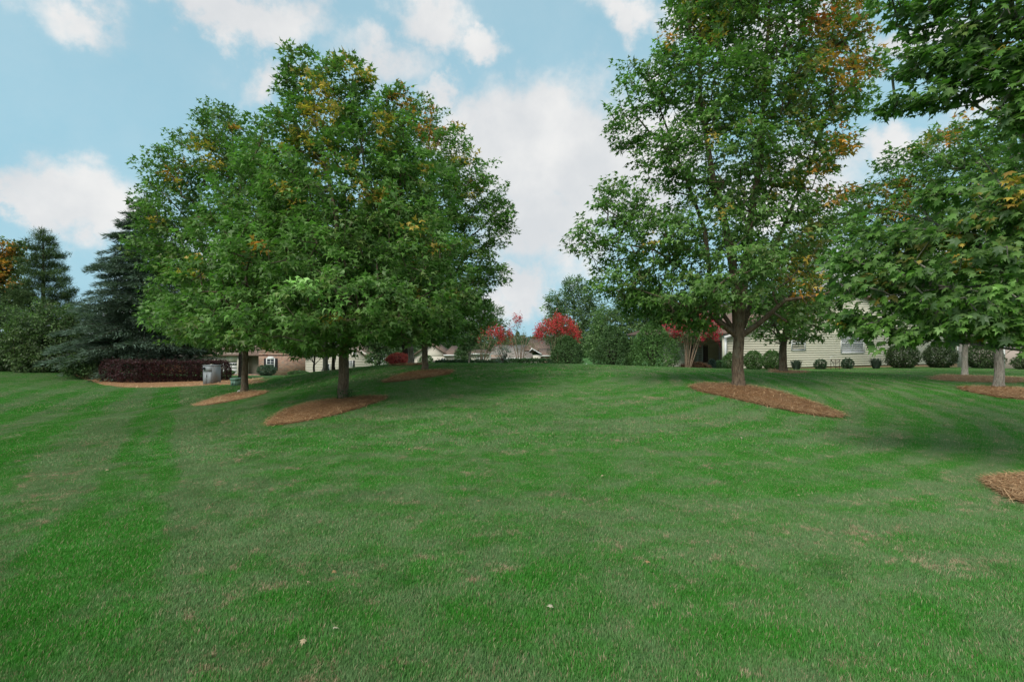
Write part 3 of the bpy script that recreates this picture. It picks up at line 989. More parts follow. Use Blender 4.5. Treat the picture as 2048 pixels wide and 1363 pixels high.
root0, leafdata = maple("right foreground maple boughs with large leaves over a mulch ring, trunk out of frame", b0, D0, [
    (1775, 2, 50, 14, .6), (1850, 40, 50, 34, .6), (1935, 70, 80, 44, .3), (2020, 50, 70, 50, 0), (1830, 130, 62, 22, .5), (1900, 140, 75, 30, .3), (1985, 160, 75, 34, 0), (1800, 205, 50, 20, .6), (1870, 205, 62, 22, .4), (2050, 130, 50, 60, -.3), (2045, 215, 50, 40, -.2),
    (2010, -40, 120, 50, 0), (1890, -30, 90, 30, .4), (2120, 40, 90, 80, -.3), (2130, 220, 90, 80, -.2),
    (1715, 575, 58, 26, .7), (1700, 520, 40, 20, .8), (1725, 655, 55, 20, .7), (1790, 560, 85, 34, .6), (1800, 668, 60, 16, .5), (1880, 540, 90, 28, .3), (1970, 520, 90, 34, 0), (1860, 610, 95, 34, .4), (1950, 640, 95, 26, .1), (2010, 600, 70, 34, -.2), (2035, 665, 50, 30, -.3), (1765, 640, 66, 18, .6), (1700, 630, 36, 14, .8), (1850, 660, 55, 14, .4), (1920, 672, 50, 12, .2),
    (1830, 470, 72, 20, .5), (1890, 480, 70, 22, .3), (1990, 440, 70, 30, 0), (2040, 400, 50, 30, -.2), (1790, 500, 50, 16, .6), (1760, 460, 40, 14, .7), (1880, 395, 60, 16, .3), (2120, 480, 90, 90, -.3), (2140, 640, 80, 60, -.3), (2300, 100, 200, 200, 0), (2300, 450, 200, 160, 0), (2260, 250, 180, 130, 1.5), (2420, 300, 180, 200, 0)],
    .17, 610, 1850, 14, "maple", .104, 31,
    autumn=[(1900, 480, 60, .4, YELLOW), (1830, 465, 60, .3, OLIVE), (2040, 395, 60, .35, YELLOW), (1935, 490, 26, .4, ORANGE), (2030, 215, 50, .4, ORANGE), (1780, 590, 50, .15, OLIVE), (2020, 420, 60, .4, OLIVE), (2010, 120, 40, .12, ORANGE)],
    leaders=[([(2262, 610), (2230, 420, 0), (2190, 250, 0), (2180, 50, 0), (2180, -200, 0)], .14, .03), ([(2255, 600), (2150, 520, -.1), (2060, 430, 0), (1995, 360, .2), (1960, 310, .3)], .036, .006),
             ([(2258, 610), (2130, 640, -.1), (2050, 590, -.1), (1960, 500, .2), (1860, 440, .5), (1780, 420, .6)], .040, .010), ([(2250, 640), (2140, 600, -.2), (2020, 568, 0), (1900, 575, .3), (1780, 590, .6)], .032, .008),
             ([(2240, 500), (2120, 320, -.1), (2000, 240, .1), (1900, 180, .4), (1820, 140, .5)], .042, .010), ([(2250, 650), (2150, 680, -.2), (2040, 700, -.2), (1960, 690, 0), (1840, 680, .4)], .024, .007), ([(2210, 330), (2100, 120, -.1), (2000, 40, .1), (1880, 30, .5)], .04, .010), ([(2250, 560), (2400, 400, 0), (2460, 200, 0)], .05, .012)],
    bark="bark_pale", spacing=.24, rad=.26, flat=.38, shell=.2, keep=keep0, lean=.04, droop=.55, olive=.08, step=.3)
# the largest leaves of that bough as leaves of their own
pos_, yd_, nr_, sz_, cl_ = leafdata
pp_ = proj(pos_)
vis_ = (pp_[:, 0] > 1640) & (pp_[:, 0] < 2030) & (pp_[:, 1] > 15) & (pp_[:, 1] < 720)
score = sz_ / pos_[:, 1] * vis_
pick = np.argsort(-score)[:260]
LV_, LT_ = LEAF["maple"]
leaf_mats = []
for nm_, cc_ in (("green_leaf_blade", (.05, .13, .03)), ("dark_leaf_blade", (.035, .095, .025)), ("pale_leaf_blade", (.095, .165, .06)), ("golden_leaf_blade", (.32, .20, .04))):
    m_, b_, out_ = new_mat(nm_)
    ps_ = b_.n("ShaderNodeNewGeometry").outputs["Position"]
    c_ = b_.mix(b_.noise(ps_, 40.0, 3.0, .6), tuple(v * .75 for v in cc_), tuple(v * 1.25 for v in cc_))
    p_ = principled(b_, None, c_, .45, .4)
    t_ = b_.n("ShaderNodeBsdfTranslucent"); b_.put(t_.inputs[0], c_)
    x_ = b_.n("ShaderNodeMixShader"); x_.inputs[0].default_value = .3
    m_.node_tree.links.new(p_.outputs[0], x_.inputs[1]); m_.node_tree.links.new(t_.outputs[0], x_.inputs[2]); m_.node_tree.links.new(x_.outputs[0], out_.inputs[0])
    me_ = bpy.data.meshes.new("leaf")
    me_.from_pydata([tuple(v) for v in LV_], [], [tuple(int(i) for i in t) for t in LT_])
    me_.materials.append(m_)
    leaf_mats.append(me_)
from mathutils import Matrix
r0loc = np.array(root0.location)
rr_ = np.random.default_rng(77)
for i in pick:
    y = yd_[i] / np.linalg.norm(yd_[i]); x = np.cross(y, nr_[i]); x /= np.linalg.norm(x); z = np.cross(x, y)
    p = pos_[i] + np.array([0, -.02, .015]) + rr_.normal(0, .03, 3) - r0loc
    s = sz_[i] * 1.03
    c = cl_[i]
    k = 3 if c[0] > c[1] * .95 else 2 if c.sum() > .27 else 1 if c.sum() < .17 else 0
    o = bpy.data.objects.new("leaf", leaf_mats[k])
    o.matrix_local = Matrix(((x[0] * s, y[0] * s, z[0] * s, p[0]), (x[1] * s, y[1] * s, z[1] * s, p[1]), (x[2] * s, y[2] * s, z[2] * s, p[2]), (0, 0, 0, 1)))
    link(o, root0)

# ------------------------------------------------------------------ conifers and background trees
def conifer(label, base, h, r, kind, seed, name, green, tiers=46, droop=.25, dens=1.0, size=.3, shape=1.0, trunk_r=.28, clear=.06, top_thin=1.0, tuft=False):
    lr = np.random.default_rng(seed)
    root = thing(name, base, label, "tree")
    tp = resample([base + np.array([0, 0, -.2]), base + np.array([.05, 0, h * .5]), base + np.array([0, 0, h])], .6)
    k = np.linspace(0, 1, len(tp))
    trunk_mesh("trunk", tp, trunk_r * (1 - k) ** .8 + .02, M["bark_dark"], root, 10, seed=seed)
    segs, P, D, S, Cc = [], [], [], [], []
    for i in range(tiers):
        t = clear + (1 - clear) * (i + lr.uniform(-.4, .4)) / tiers
        t = min(max(t, clear), .985)
        z = t * h
        R_ = r * (1 - t) ** shape * 1.0 + .12
        nb = max(3, int((5 + 4 * (1 - t)) * dens)) if not tuft else lr.integers(4, 8)
        for j in range(nb):
            a = lr.uniform(0, 6.283)
            L = R_ * (lr.uniform(.5, 1.14) if not tuft else lr.uniform(.55, 1.05))
            n = max(3, int(L / .45))
            s = np.linspace(0, 1, n + 1)[1:]
            dirh = np.array([math.cos(a), math.sin(a), 0])
            rise = lr.uniform(.05, .3) * (1 if t > .5 else .6)
            pts = base + np.array([0, 0, z]) + dirh * (L * s)[:, None] + np.array([0, 0, 1]) * (L * (rise * s - droop * s ** 2.2 * lr.uniform(.7, 1.4)))[:, None]
            prev = base + np.array([0, 0, z])
            for q, ss in zip(pts, s):
                segs.append((prev, q, .035 * (1 - t) * (1.15 - ss) + .012, .03 * (1 - t) * (1.05 - ss) + .01))
                prev = q
            m = max(12, int(L * (115 if not tuft else 110) * dens))
            u = lr.uniform(.12, 1, m) ** .8
            c = np.column_stack([np.interp(u, s, pts[:, ii]) for ii in range(3)])
            side = np.array([-dirh[1], dirh[0], 0])
            wdt = .42 * L * np.minimum(u + .25, 1.15 - u * .85) + .1
            off = lr.uniform(-1, 1, m) * wdt
            c = c + side * off[:, None] - np.array([0, 0, 1]) * (np.abs(off) * droop * 1.1 + lr.uniform(-.05, .22, m))[:, None]
            if tuft:
                nt = max(2, int(L * 1.5))
                tc = lr.uniform(.25, 1.0, nt)
                tcx = np.column_stack([np.interp(tc, s, pts[:, ii]) for ii in range(3)]) + side * (lr.uniform(-.3, .3, nt) * L)[:, None] + np.array([0, 0, .1])
                c = tcx[lr.integers(0, nt, m)] + lr.normal(0, .26, (m, 3)) * np.array([1, 1, .7])
                d = dirh * .5 + lr.normal(0, .7, (m, 3)) + np.array([0, 0, .55])
            else:
                d = dirh * .9 + side * np.sign(off)[:, None] * lr.uniform(.1, .9, (m, 1)) + np.array([0, 0, .10]) + lr.normal(0, .34, (m, 3))
            P.append(c); D.append(d); S.append(size * (1 if tuft else .80) * lr.uniform(.5, 1.35, m))
            Cc.append(green * np.exp(lr.normal(0, .2, (m, 1)) + lr.normal(0, .14)))
    P, D, S, Cc = np.concatenate(P), np.concatenate(D), np.concatenate(S), np.concatenate(Cc)
    tubes("branches", segs, M["bark_dark"], root)
    N_ = np.array([0, 0, 1.]) + lr.normal(0, .4, P.shape)
    V, T, C = leaf_arrays("blade" if not tuft else "needle", P, D, N_, S, np.clip(Cc, 0, 1))
    mesh_np("crown", V, T, M["needle"], root, C)
    return root


def pos_at(px, d, z=None):
    x = (px - 1024) / F * d
    return np.array([x, d, h1(x, d) if z is None else z])


bc = pos_at(288, 42)
conifer("grey-green cedar with long drooping tiers beside the left maples", bc, 15.0, 6.4, "blade", 41, "cedar_tree", np.array([.115, .168, .118]), 54, .20, 1.1, .42, .74, .36, .10)
bc = pos_at(225, 44)
conifer("low spreading cedar in front of the dark evergreen screen", bc, 6.8, 4.6, "blade", 42, "cedar_tree", np.array([.12, .175, .11]), 24, .26, 1.0, .40, .8, .2, .16)
bc = pos_at(86, 62)
conifer("dark cone-shaped pine standing alone above the far left shrubs", bc, 17.6, 6.0, "needle", 43, "pine_tree", np.array([.085, .135, .045]), 38, -.05, 1.1, .42, .70, .35, .1, tuft=True)


def blob_tree(name, label, px, d, rows, n, per, size, green, seed, bark="bark_dark", trunk=.2, fork=None, cat="tree", group=None, autumn=(), rad=.9, spacing=.8, leaf="maple_far", up=.8, trunkpx=None, shell=.45, matname="maple", base=None):
    b = pos_at(px, d) if base is None else base
    top = min(r[1] for r in rows)
    fk = fork if fork is not None else 681.5 - (b[2] + .12 * (681.5 - top) / F * d - CAMZ) / d * F
    return maple(label, b, d, rows, trunk, fk, n, per, leaf, size, seed, autumn, (), bark, spacing, rad, group, 0, shell, None, green, .05, cat, name, step=max(.4, rad * .8), up=up, matname=matname)


DK = np.array([.055, .092, .028])
# evergreen screen at the far left
blob_tree("evergreen_shrub", "dark shrub mass at the left picture edge below the orange tree", 10, 46, [(10, 670, 60, 60), (-40, 660, 60, 70), (30, 700, 50, 42), (0, 720, 60, 25)], 330, 40, .22, DK * .72, 51, trunk=.16, cat="shrub", rad=.6, spacing=.5, leaf="oval")
blob_tree("evergreen_shrub", "rounded dark shrub below the cone-shaped pine", 88, 45, [(90, 650, 48, 44), (60, 690, 50, 50), (115, 690, 46, 48), (90, 722, 60, 22)], 330, 40, .22, DK * .75, 52, trunk=.16, cat="shrub", rad=.6, spacing=.5, leaf="oval")
blob_tree("evergreen_shrub", "paler grey-green shrub top between the pine and the cedar", 150, 47, [(150, 645, 45, 38), (175, 680, 48, 48), (130, 690, 45, 45), (150, 722, 60, 22), (200, 710, 40, 32)], 330, 40, .22, DK * .95, 53, trunk=.16, cat="shrub", rad=.6, spacing=.5, leaf="oval")
blob_tree("leafy_shrub", "small bright green shrub at the left end of the purple hedge", 160, 39, [(160, 728, 22, 20), (150, 740, 20, 12), (178, 738, 18, 14)], 110, 40, .13, np.array([.055, .115, .04]), 54, trunk=.05, cat="shrub", rad=.35, spacing=.25, leaf="oval")
blob_tree("maple_tree", "orange autumn tree at the far left edge behind the shrubs", 0, 66, [(5, 500, 34, 26), (-25, 530, 45, 40), (15, 535, 30, 24), (-20, 600, 60, 60), (10, 590, 35, 45)], 420, 36, .34, np.array([.07, .10, .03]), 55, trunk=.25, autumn=[(10, 500, 45, 1.0, ORANGE), (0, 540, 45, .9, ORANGE), (-30, 520, 60, .9, ORANGE)], rad=.9, spacing=.7)
# behind the crest
blob_tree("bushy_tree", "bluish dark tree behind the leftmost red crape myrtle", 950, 100, [(965, 640, 40, 38), (930, 640, 45, 55), (985, 665, 30, 32), (900, 650, 50, 50), (950, 680, 55, 22), (1005, 690, 18, 20)], 420, 36, .48, np.array([.06, .105, .055]), 56, rad=1.4, spacing=1.2, leaf="oval")
blob_tree("bushy_tree", "tall grey-green tree in the gap between the maple groups", 1140, 58, [(1148, 585, 26, 28), (1115, 610, 24, 26), (1165, 600, 28, 30), (1140, 640, 46, 34), (1185, 625, 26, 30), (1110, 660, 20, 28), (1160, 680, 46, 32), (1195, 660, 26, 34)], 520, 40, .26, np.array([.095, .16, .07]), 57, rad=.8, spacing=.65, leaf="oval")
blob_tree("bushy_tree", "mid green tree behind the two big hollies", 1260, 52, [(1260, 625, 40, 34), (1220, 655, 40, 40), (1300, 620, 44, 36), (1330, 650, 40, 34), (1270, 675, 60, 40), (1200, 690, 30, 30)], 560, 40, .24, np.array([.085, .16, .05]), 58, rad=.75, spacing=.62, leaf="oval")
blob_tree("bushy_tree", "dark tree behind the tall forked maple and cream house wing", 1360, 60, [(1350, 620, 50, 30), (1400, 610, 50, 36), (1330, 640, 30, 26)], 340, 36, .28, DK * 1.3, 59, rad=.85, spacing=.7, leaf="oval")
blob_tree("bushy_tree", "dark spreading tree with low limbs behind the pink shrub", 812, 30, [(800, 650, 60, 30), (760, 680, 45, 20), (730, 660, 50, 26), (850, 652, 40, 16), (790, 600, 70, 40)], 330, 34, .18, DK, 60, trunk=.26, fork=705, rad=.6, spacing=.5, leaf="oval")
blob_tree("bushy_tree", "small green tree between the cream gable and the pink shrub", 762, 44, [(762, 700, 18, 18), (750, 715, 16, 14), (778, 712, 14, 16)], 130, 36, .16, np.array([.045, .09, .04]), 61, trunk=.08, rad=.4, spacing=.3, leaf="oval")
blob_tree("bushy_tree", "dark tree mass behind the roof of the left brick house", 560, 95, [(480, 640, 70, 60), (600, 630, 80, 60), (420, 660, 60, 50), (700, 640, 70, 50), (340, 680, 60, 30)], 520, 32, .5, DK * 1.2, 62, rad=1.6, spacing=1.3, leaf="oval")
blob_tree("bushy_tree", "dark evergreen behind the right siding house", 2010, 62, [(2010, 620, 70, 60), (2080, 600, 80, 80), (1950, 600, 60, 60), (2060, 680, 60, 40), (1900, 560, 70, 60)], 560, 36, .32, DK, 63, rad=1.0, spacing=.85, leaf="oval")
blob_tree("bushy_tree", "thin two-stemmed garden tree before the brick house wall", 628, 52, [(625, 690, 34, 18), (600, 700, 24, 12), (650, 700, 26, 14)], 130, 34, .18, np.array([.045, .10, .04]), 64, trunk=.12, fork=728, rad=.5, spacing=.4, leaf="maple_far", bark="bark_dark")


# a far-off wood closes the view all round between the houses
lrw = np.random.default_rng(400)
nw = 30000
aw = lrw.uniform(-math.pi, math.pi, nw); aw = np.where(lrw.uniform(0, 1, nw) < .6, aw * .3, aw); dw_ = 150 + lrw.uniform(0, 26, nw)
topw = 5.6 + .8 * np.sin(aw * 23) + .6 * np.sin(aw * 61 + 1) + .5 * np.sin(aw * 140)
topw = topw + np.clip((np.abs(aw) - .9) / .25, 0, 1) * (7 + 2 * np.sin(aw * 9))
zw_ = topw * lrw.uniform(0, 1, nw) ** .7
xw, yw = np.sin(aw) * dw_, np.cos(aw) * dw_
pw = np.column_stack([xw, yw, H(xw, yw) + zw_])
ow = np.column_stack([-np.sin(aw), -np.cos(aw), np.full(nw, .5)])
Vw, Tw, Cw = leaf_arrays("oval", pw, lrw.normal(0, 1, (nw, 3)), ow + lrw.normal(0, .4, (nw, 3)), lrw.uniform(.9, 2.0, nw), np.array([.06, .10, .04]) * np.exp(lrw.normal(0, .25, (nw, 1))))
wd_ = mesh_np("woodland", Vw, Tw, M["shrub"], None, Cw)
tag(wd_, "far-off wood closing the view beyond the houses", "woodland", kind="stuff")


# hollies and clipped shrubs: dense leaf shells on a twiggy body
def shrub(name, label, px, d, top_py, w_px, bot=None, seed=1, green=None, size=.08, dens=1.0, shape="cone", cat="shrub", group=None, base=None, rough=.10, depth=None, mat_="shrub", tint=None, kind="oval", base_py=None):
    lr = np.random.default_rng(seed)
    b = pos_at(px, d) if base is None else base
    h = CAMZ + (681.5 - top_py) / F * d - b[2]
    rx = w_px / 2 / F * d
    ry = rx if depth is None else depth
    root = thing(name, b, label, cat, group)
    n = int(dens * 2100 * max(.25, rx * h) / (size / .1) ** 2)
    n = min(n, 9000)
    size = size * 1.15
    th = lr.uniform(0, 6.283, n); t = lr.uniform(0.02, 1, n)
    if shape == "cone":
        prof = np.minimum(1, (t + .06) * 4) ** .5 * (1 - t ** 2.2) ** .62
    elif shape == "ball":
        prof = np.sqrt(np.clip(1 - (2 * t - 1) ** 2, 0, 1)) * .9 + .08
    else:
        prof = np.minimum(1, (1.04 - t) * 6) ** .4 * np.ones(n)
    nz = 1 + rough * (np.sin(3 * th + 7 * t + seed) + .7 * np.sin(5 * th - 11 * t + 2 * seed) + .5 * np.sin(9 * th + 23 * t))
    dp = 1 - .32 * lr.uniform(0, 1, n) ** 2
    rr = prof * nz * dp * (1 + (lr.uniform(0, 1, n) < .06) * lr.uniform(.03, .22, n))
    if shape == "hedge":
        fx = lr.uniform(-1, 1, n); face = lr.uniform(0, 1, n)
        th = np.where(face < .5, np.sign(lr.uniform(-1, 1, n)) * 1.57, th)
    pos = np.column_stack([np.cos(th) * rr * rx, np.sin(th) * rr * ry, t * h * (1 + .05 * np.sin(4 * th))]) + b
    out = np.column_stack([np.cos(th), np.sin(th), (t - .35) * 1.2])
    nrm = out * .8 + np.array([0, 0, .6]) + lr.normal(0, .5, (n, 3))
    yd = out * .5 + np.array([0, 0, .25]) + lr.normal(0, .7, (n, 3))
    g_ = DK * 1.2 if green is None else green
    tn = g_ * 1.9 if tint is None else tint
    k = np.clip(lr.beta(1.2, 3.5, n) , 0, 1)[:, None]
    col = ((1 - k) * g_ + k * tn) * np.exp(lr.normal(0, .2, (n, 1)))
    V, T, C = leaf_arrays(kind, pos, yd, nrm, size * lr.uniform(.6, 1.3, n), np.clip(col, 0, 1))
    mesh_np("foliage", V, T, M[mat_], root, C)
    # twiggy body
    segs = []
    for i in range(26):
        a = lr.uniform(0, 6.283); tt = lr.uniform(.3, .9)
        e = b + np.array([math.cos(a) * rx * .7 * lr.uniform(.2, 1), math.sin(a) * ry * .7 * lr.uniform(.2, 1), h * tt])
        segs.append((b + np.array([0, 0, -.05]), b * .5 + e * .5 + np.array([0, 0, .1 * h]), .03, .02)); segs.append((b * .5 + e * .5 + np.array([0, 0, .1 * h]), e, .02, .008))
    tubes("stems", segs, M["bark_dark"], root)
    return root


HOL = np.array([.062, .122, .036])
shrub("holly_bush", "pointed dark holly in front of the tallest red crape myrtle", 1134, 33, 674, 66, seed=3, green=HOL * .9, size=.09, dens=1.5)
shrub("holly_bush", "middle rounded holly right of the grey-green tree", 1226, 31, 655, 78, seed=4, green=HOL * .9, size=.09, dens=1.5)
shrub("holly_bush", "biggest glossy holly directly left of the cream house wing", 1306, 29.5, 648, 98, seed=5, green=np.array([.075, .155, .038]), size=.095, dens=1.6)
shrub("holly_bush", "dark cone shrub against the cream house end behind the crest", 925, 46, 690, 36, seed=6, green=HOL * .8, size=.13, dens=1.5)
G_BOX = "clipped shrubs along the cream siding"
shrub("boxwood", "clipped round boxwood half hidden by the thick maple trunk", 1464, 35, 706, 34, seed=7, shape="ball", group=G_BOX, green=np.array([.058, .12, .028]), size=.08, dens=2)
shrub("boxwood", "clipped round boxwood just right of the thick maple trunk", 1507, 35.5, 703, 35, seed=8, shape="ball", group=G_BOX, green=np.array([.058, .12, .028]), size=.08, dens=2)
shrub("boxwood", "clipped boxwood close left of the small maple trunk", 1544, 36, 702, 35, seed=9, shape="ball", group=G_BOX, green=np.array([.058, .12, .028]), size=.08, dens=2)
shrub("boxwood", "tiny yellow-tipped bush left of the metal hoop", 1641, 38, 719, 22, seed=10, shape="ball", group=G_BOX, green=np.array([.035, .07, .03]), size=.08, dens=1.6)
shrub("boxwood", "tiny bush right of the metal hoop", 1695, 39, 717, 21, seed=11, shape="ball", group=G_BOX, green=np.array([.032, .065, .03]), size=.08, dens=1.6)
shrub("boxwood", "large dark round bush right of the white window", 1805, 40, 690, 56, seed=12, shape="ball", group=G_BOX, green=DK * .68, size=.10, dens=1.7)
shrub("boxwood", "large dark vase-shaped bush left of the rear grey trunk", 1880, 41, 688, 52, seed=13, shape="ball", group=G_BOX, green=DK * .65, size=.10, dens=1.7)
shrub("boxwood", "deep dark bush between the two grey right trunks", 1966, 40, 690, 60, seed=14, shape="ball", group=G_BOX, green=DK * .8, size=.11, dens=1.7)
shrub("boxwood", "dark bush low at the right picture edge by the pale wall", 2050, 38, 712, 40, seed=15, shape="ball", group=G_BOX, green=DK * .8, size=.11, dens=1.4)
shrub("blue_shrub", "small blue-green egg-shaped shrub beside the downspout", 1424, 33, 719, 14, seed=16, shape="ball", green=np.array([.045, .075, .06]), size=.06, dens=2.2)
shrub("leafy_shrub", "light green shrub between the egg-shaped shrub and downspout", 1438, 33.5, 722, 22, seed=17, shape="ball", green=np.array([.06, .12, .04]), size=.07, dens=1.8)
shrub("barberry_shrub", "long rusty brown shrub below the shuttered window", 1391, 32, 725, 58, seed=18, shape="ball", green=np.array([.12, .055, .03]), tint=np.array([.20, .10, .05]), size=.08, dens=2.2, depth=.5)
shrub("round_shrub", "round dark shrub behind the slim straight maple trunk", 852, 38, 712, 30, seed=19, shape="ball", green=HOL, size=.09, dens=1.7)
shrub("azalea_shrub", "round pink-red flowering shrub on the crest left of the trunks", 796, 24.5, 707, 42, seed=20, shape="ball", green=np.array([.78, .13, .16]), tint=np.array([.90, .36, .36]), size=.065, dens=2.6, mat_="flower")
shrub("leafy_shrub", "low green shrub by the garage door of the left house", 458, 62, 741, 20, seed=21, shape="ball", green=HOL, size=.12, dens=2)
shrub("leafy_shrub", "grey-green bush with white tips below the brick house window", 533, 60, 731, 34, seed=22, shape="ball", green=np.array([.06, .10, .06]), size=.13, dens=2)
shrub("leafy_shrub", "low green bush at the right end of the brick wall", 598, 58, 742, 44, seed=23, shape="ball", green=HOL, size=.12, dens=2, depth=.8)
shrub("silver_shrub", "silvery green spiky shrub behind the crest hedge", 1008, 31, 694, 34, seed=24, shape="ball", green=np.array([.11, .15, .12]), size=.16, dens=.9, kind="blade")


def row_hedge(name, label, pts, h, w, green, tint, size, dens, seed, leafmat="shrub", cat="hedge", ztop=None):
    """pts: list of (x, y) ground line"""
    lr = np.random.default_rng(seed)
    line = resample([np.array([*p, 0.0]) for p in pts], .3)
    seg = np.linalg.norm(np.diff(line, axis=0), axis=1); cum = np.concatenate([[0], np.cumsum(seg)])
    Ltot = cum[-1]
    n = int(dens * 6 * Ltot * (2 * h + w) / size ** 2)
    n = min(n, 24000)
    size = size * 1.3
    s = lr.uniform(0, Ltot, n)
    c = np.column_stack([np.interp(s, cum, line[:, i]) for i in range(2)])
    c2 = np.column_stack([np.interp(np.minimum(s + .2, Ltot), cum, line[:, i]) for i in range(2)]); c1 = np.column_stack([np.interp(np.maximum(s - .2, 0), cum, line[:, i]) for i in range(2)])
    t = c2 - c1; t /= np.linalg.norm(t, axis=1, keepdims=True) + 1e-9
    nrm2 = np.column_stack([t[:, 1], -t[:, 0]])
    per = lr.uniform(0, 2 * h + w, n)
    side = np.where(per < h, 1, np.where(per < 2 * h, -1, 0))
    z = np.where(side == 1, per, np.where(side == -1, per - h, h)); o = np.where(side != 0, side * w / 2, per - 2 * h - w / 2)
    bul = 1 + .09 * np.sin(s * 2.3 + seed) + .07 * np.sin(s * 5.1) + lr.normal(0, .04, n)
    end = np.minimum(1, np.minimum(s, Ltot - s) / (w * .5) + .35) ** .5
    z = z * (.9 + .1 * bul) * end + lr.normal(0, .03, n) + (z > h * .85) * lr.exponential(.06, n) * min(1, h)
    o = o * bul * end * (1 - .12 * lr.uniform(0, 1, n)) * np.where(side == 0, 1, .82 + .3 * np.sin(np.clip(z / h, 0, 1) * 2.6))
    xy = c + nrm2 * o[:, None]
    gz_ = H(xy[:, 0], xy[:, 1])
    pos = np.column_stack([xy, gz_ + np.maximum(z, .03) * (1 if ztop is None else np.maximum(.1, ztop - gz_) / h)])
    out = np.column_stack([nrm2 * side[:, None], (side == 0) * 1.0])
    N_ = out + np.array([0, 0, .5]) + lr.normal(0, .55, (n, 3)); Y_ = out * .6 + np.array([0, 0, .35]) + lr.normal(0, .7, (n, 3))
    k = lr.beta(1.2, 3.2, n)[:, None]
    col = ((1 - k) * green + k * tint) * np.exp(lr.normal(0, .22, (n, 1)))
    mid = line[len(line) // 2]
    root = thing(name, (mid[0], mid[1], h1(mid[0], mid[1])), label, cat)
    V, T, C = leaf_arrays("oval", pos, Y_, N_, size * lr.uniform(.6, 1.3, n), np.clip(col, 0, 1))
    mesh_np("foliage", V, T, M[leafmat], root, C)
    segs = []
    for q in line[::2]:
        z0 = h1(q[0], q[1])
        for _ in range(4):
            e = np.array([q[0] + lr.normal(0, .2), q[1] + lr.normal(0, w * .25), z0 + h * lr.uniform(.5, .95)])
            segs.append((np.array([q[0], q[1], z0 - .05]), e, .03, .01))
    tubes("stems", segs, M["bark_dark"], root)
    return root


gp = [ground_at(*p)[:2] for p in ((205, 764), (260, 768), (330, 766), (400, 764), (446, 761))]
gp = [p + np.array([0, .55]) for p in gp]
row_hedge("purple_hedge", "long low dark purple hedge left of the grey cabinet", gp, 1.45, 1.3, np.array([.040, .013, .017]), np.array([.11, .035, .035]), .085, 1.2, 71)
row_hedge("low_hedge", "low clipped dark hedge along the crest behind the slim maple", [pos_at(868, 33)[:2], pos_at(950, 33)[:2], pos_at(1015, 33)[:2]], .0 + (CAMZ - 41 / F * 33) - h1(-3, 33), .8, np.array([.022, .05, .02]), np.array([.04, .08, .03]), .085, 1.1, 72, ztop=CAMZ - 42 / F * 33)
row_hedge("low_hedge", "brighter low hedge along the crest below the sparse crape myrtle", [pos_at(1008, 31)[:2], pos_at(1060, 31)[:2], pos_at(1106, 31)[:2]], (CAMZ - 40 / F * 31) - h1(1.5, 31), .8, np.array([.045, .10, .035]), np.array([.07, .13, .045]), .085, 1.1, 73, ztop=CAMZ - 39.5 / F * 31)

# crape myrtles
def crape(label, px, d, rows, n, seed, flower_frac, leafcol, red, trunk_n=6, per=26, size=.075, fl_rows=None, fork_py=None, spread=1.0):
    lr = np.random.default_rng(seed)
    b = pos_at(px, d)
    root = thing("crape_myrtle", b, label, "tree", "red-flowering crape myrtles behind the crest")
    tg = sample_lobes(lobes_px(rows, d), n, .2, lr, .3)
    ctr = tg.mean(0)
    lead = []
    for i in range(trunk_n):
        a = i * 6.283 / trunk_n + lr.uniform(-.3, .3)
        e = b * 0 + np.array([ctr[0] + math.cos(a) * .55 * spread, ctr[1] + math.sin(a) * .55 * spread, ctr[2] + lr.uniform(-.2, .3)])
        s0 = b + np.array([math.cos(a) * .09, math.sin(a) * .09, -.1])
        m = s0 * .5 + e * .5 + np.array([-math.cos(a), -math.sin(a), 0]) * .08 + lr.normal(0, .04, 3)
        lead.append((resample([s0, m, e], .25), .034, .02))
    segs, dirs, _ = grow(lead, tg, step=.3, lift=.8, tip=.005, lr=lr)
    trunks = [s for s in segs if s[2] > .0195]
    twigs = [s for s in segs if s[2] <= .0195]
    tubes("trunk", trunks, M["bark_myrtle"], root)
    if twigs:
        tubes("branches", twigs, M["bark_myrtle"], root)
    crown(root, tg, dirs, ctr, "oval", per, .28, size, lr, (), leafcol, matname="shrub", flat=.8, olive=.15)
    # panicles at the outer, upper clusters
    rel = (tg - ctr)
    sc = rel[:, 2] + .6 * np.linalg.norm(rel[:, :2], axis=1) + lr.normal(0, .25, n if len(tg) == n else len(tg))
    idx_ = np.argsort(-sc)[:int(len(tg) * flower_frac)]
    o_ = tg[idx_] + rel[idx_] / (np.linalg.norm(rel[idx_], axis=1, keepdims=True) + 1e-9) * .2
    m = len(idx_) * 50
    cid = np.repeat(np.arange(len(idx_)), 50)
    off = lr.normal(0, 1, (m, 3)) * np.array([.09, .09, .15])
    pos = o_[cid] + off
    col = red * np.exp(lr.normal(0, .22, (m, 1)) + lr.normal(0, .18, (len(idx_), 1))[cid])
    V, T, C = leaf_arrays("oval", pos, lr.normal(0, 1, (m, 3)), lr.normal(0, 1, (m, 3)) + np.array([0, -.3, .6]), .10 * lr.uniform(.6, 1.3, m), np.clip(col, 0, 1))
    mesh_np("blossoms", V, T, M["flower"], root, C)
    return root


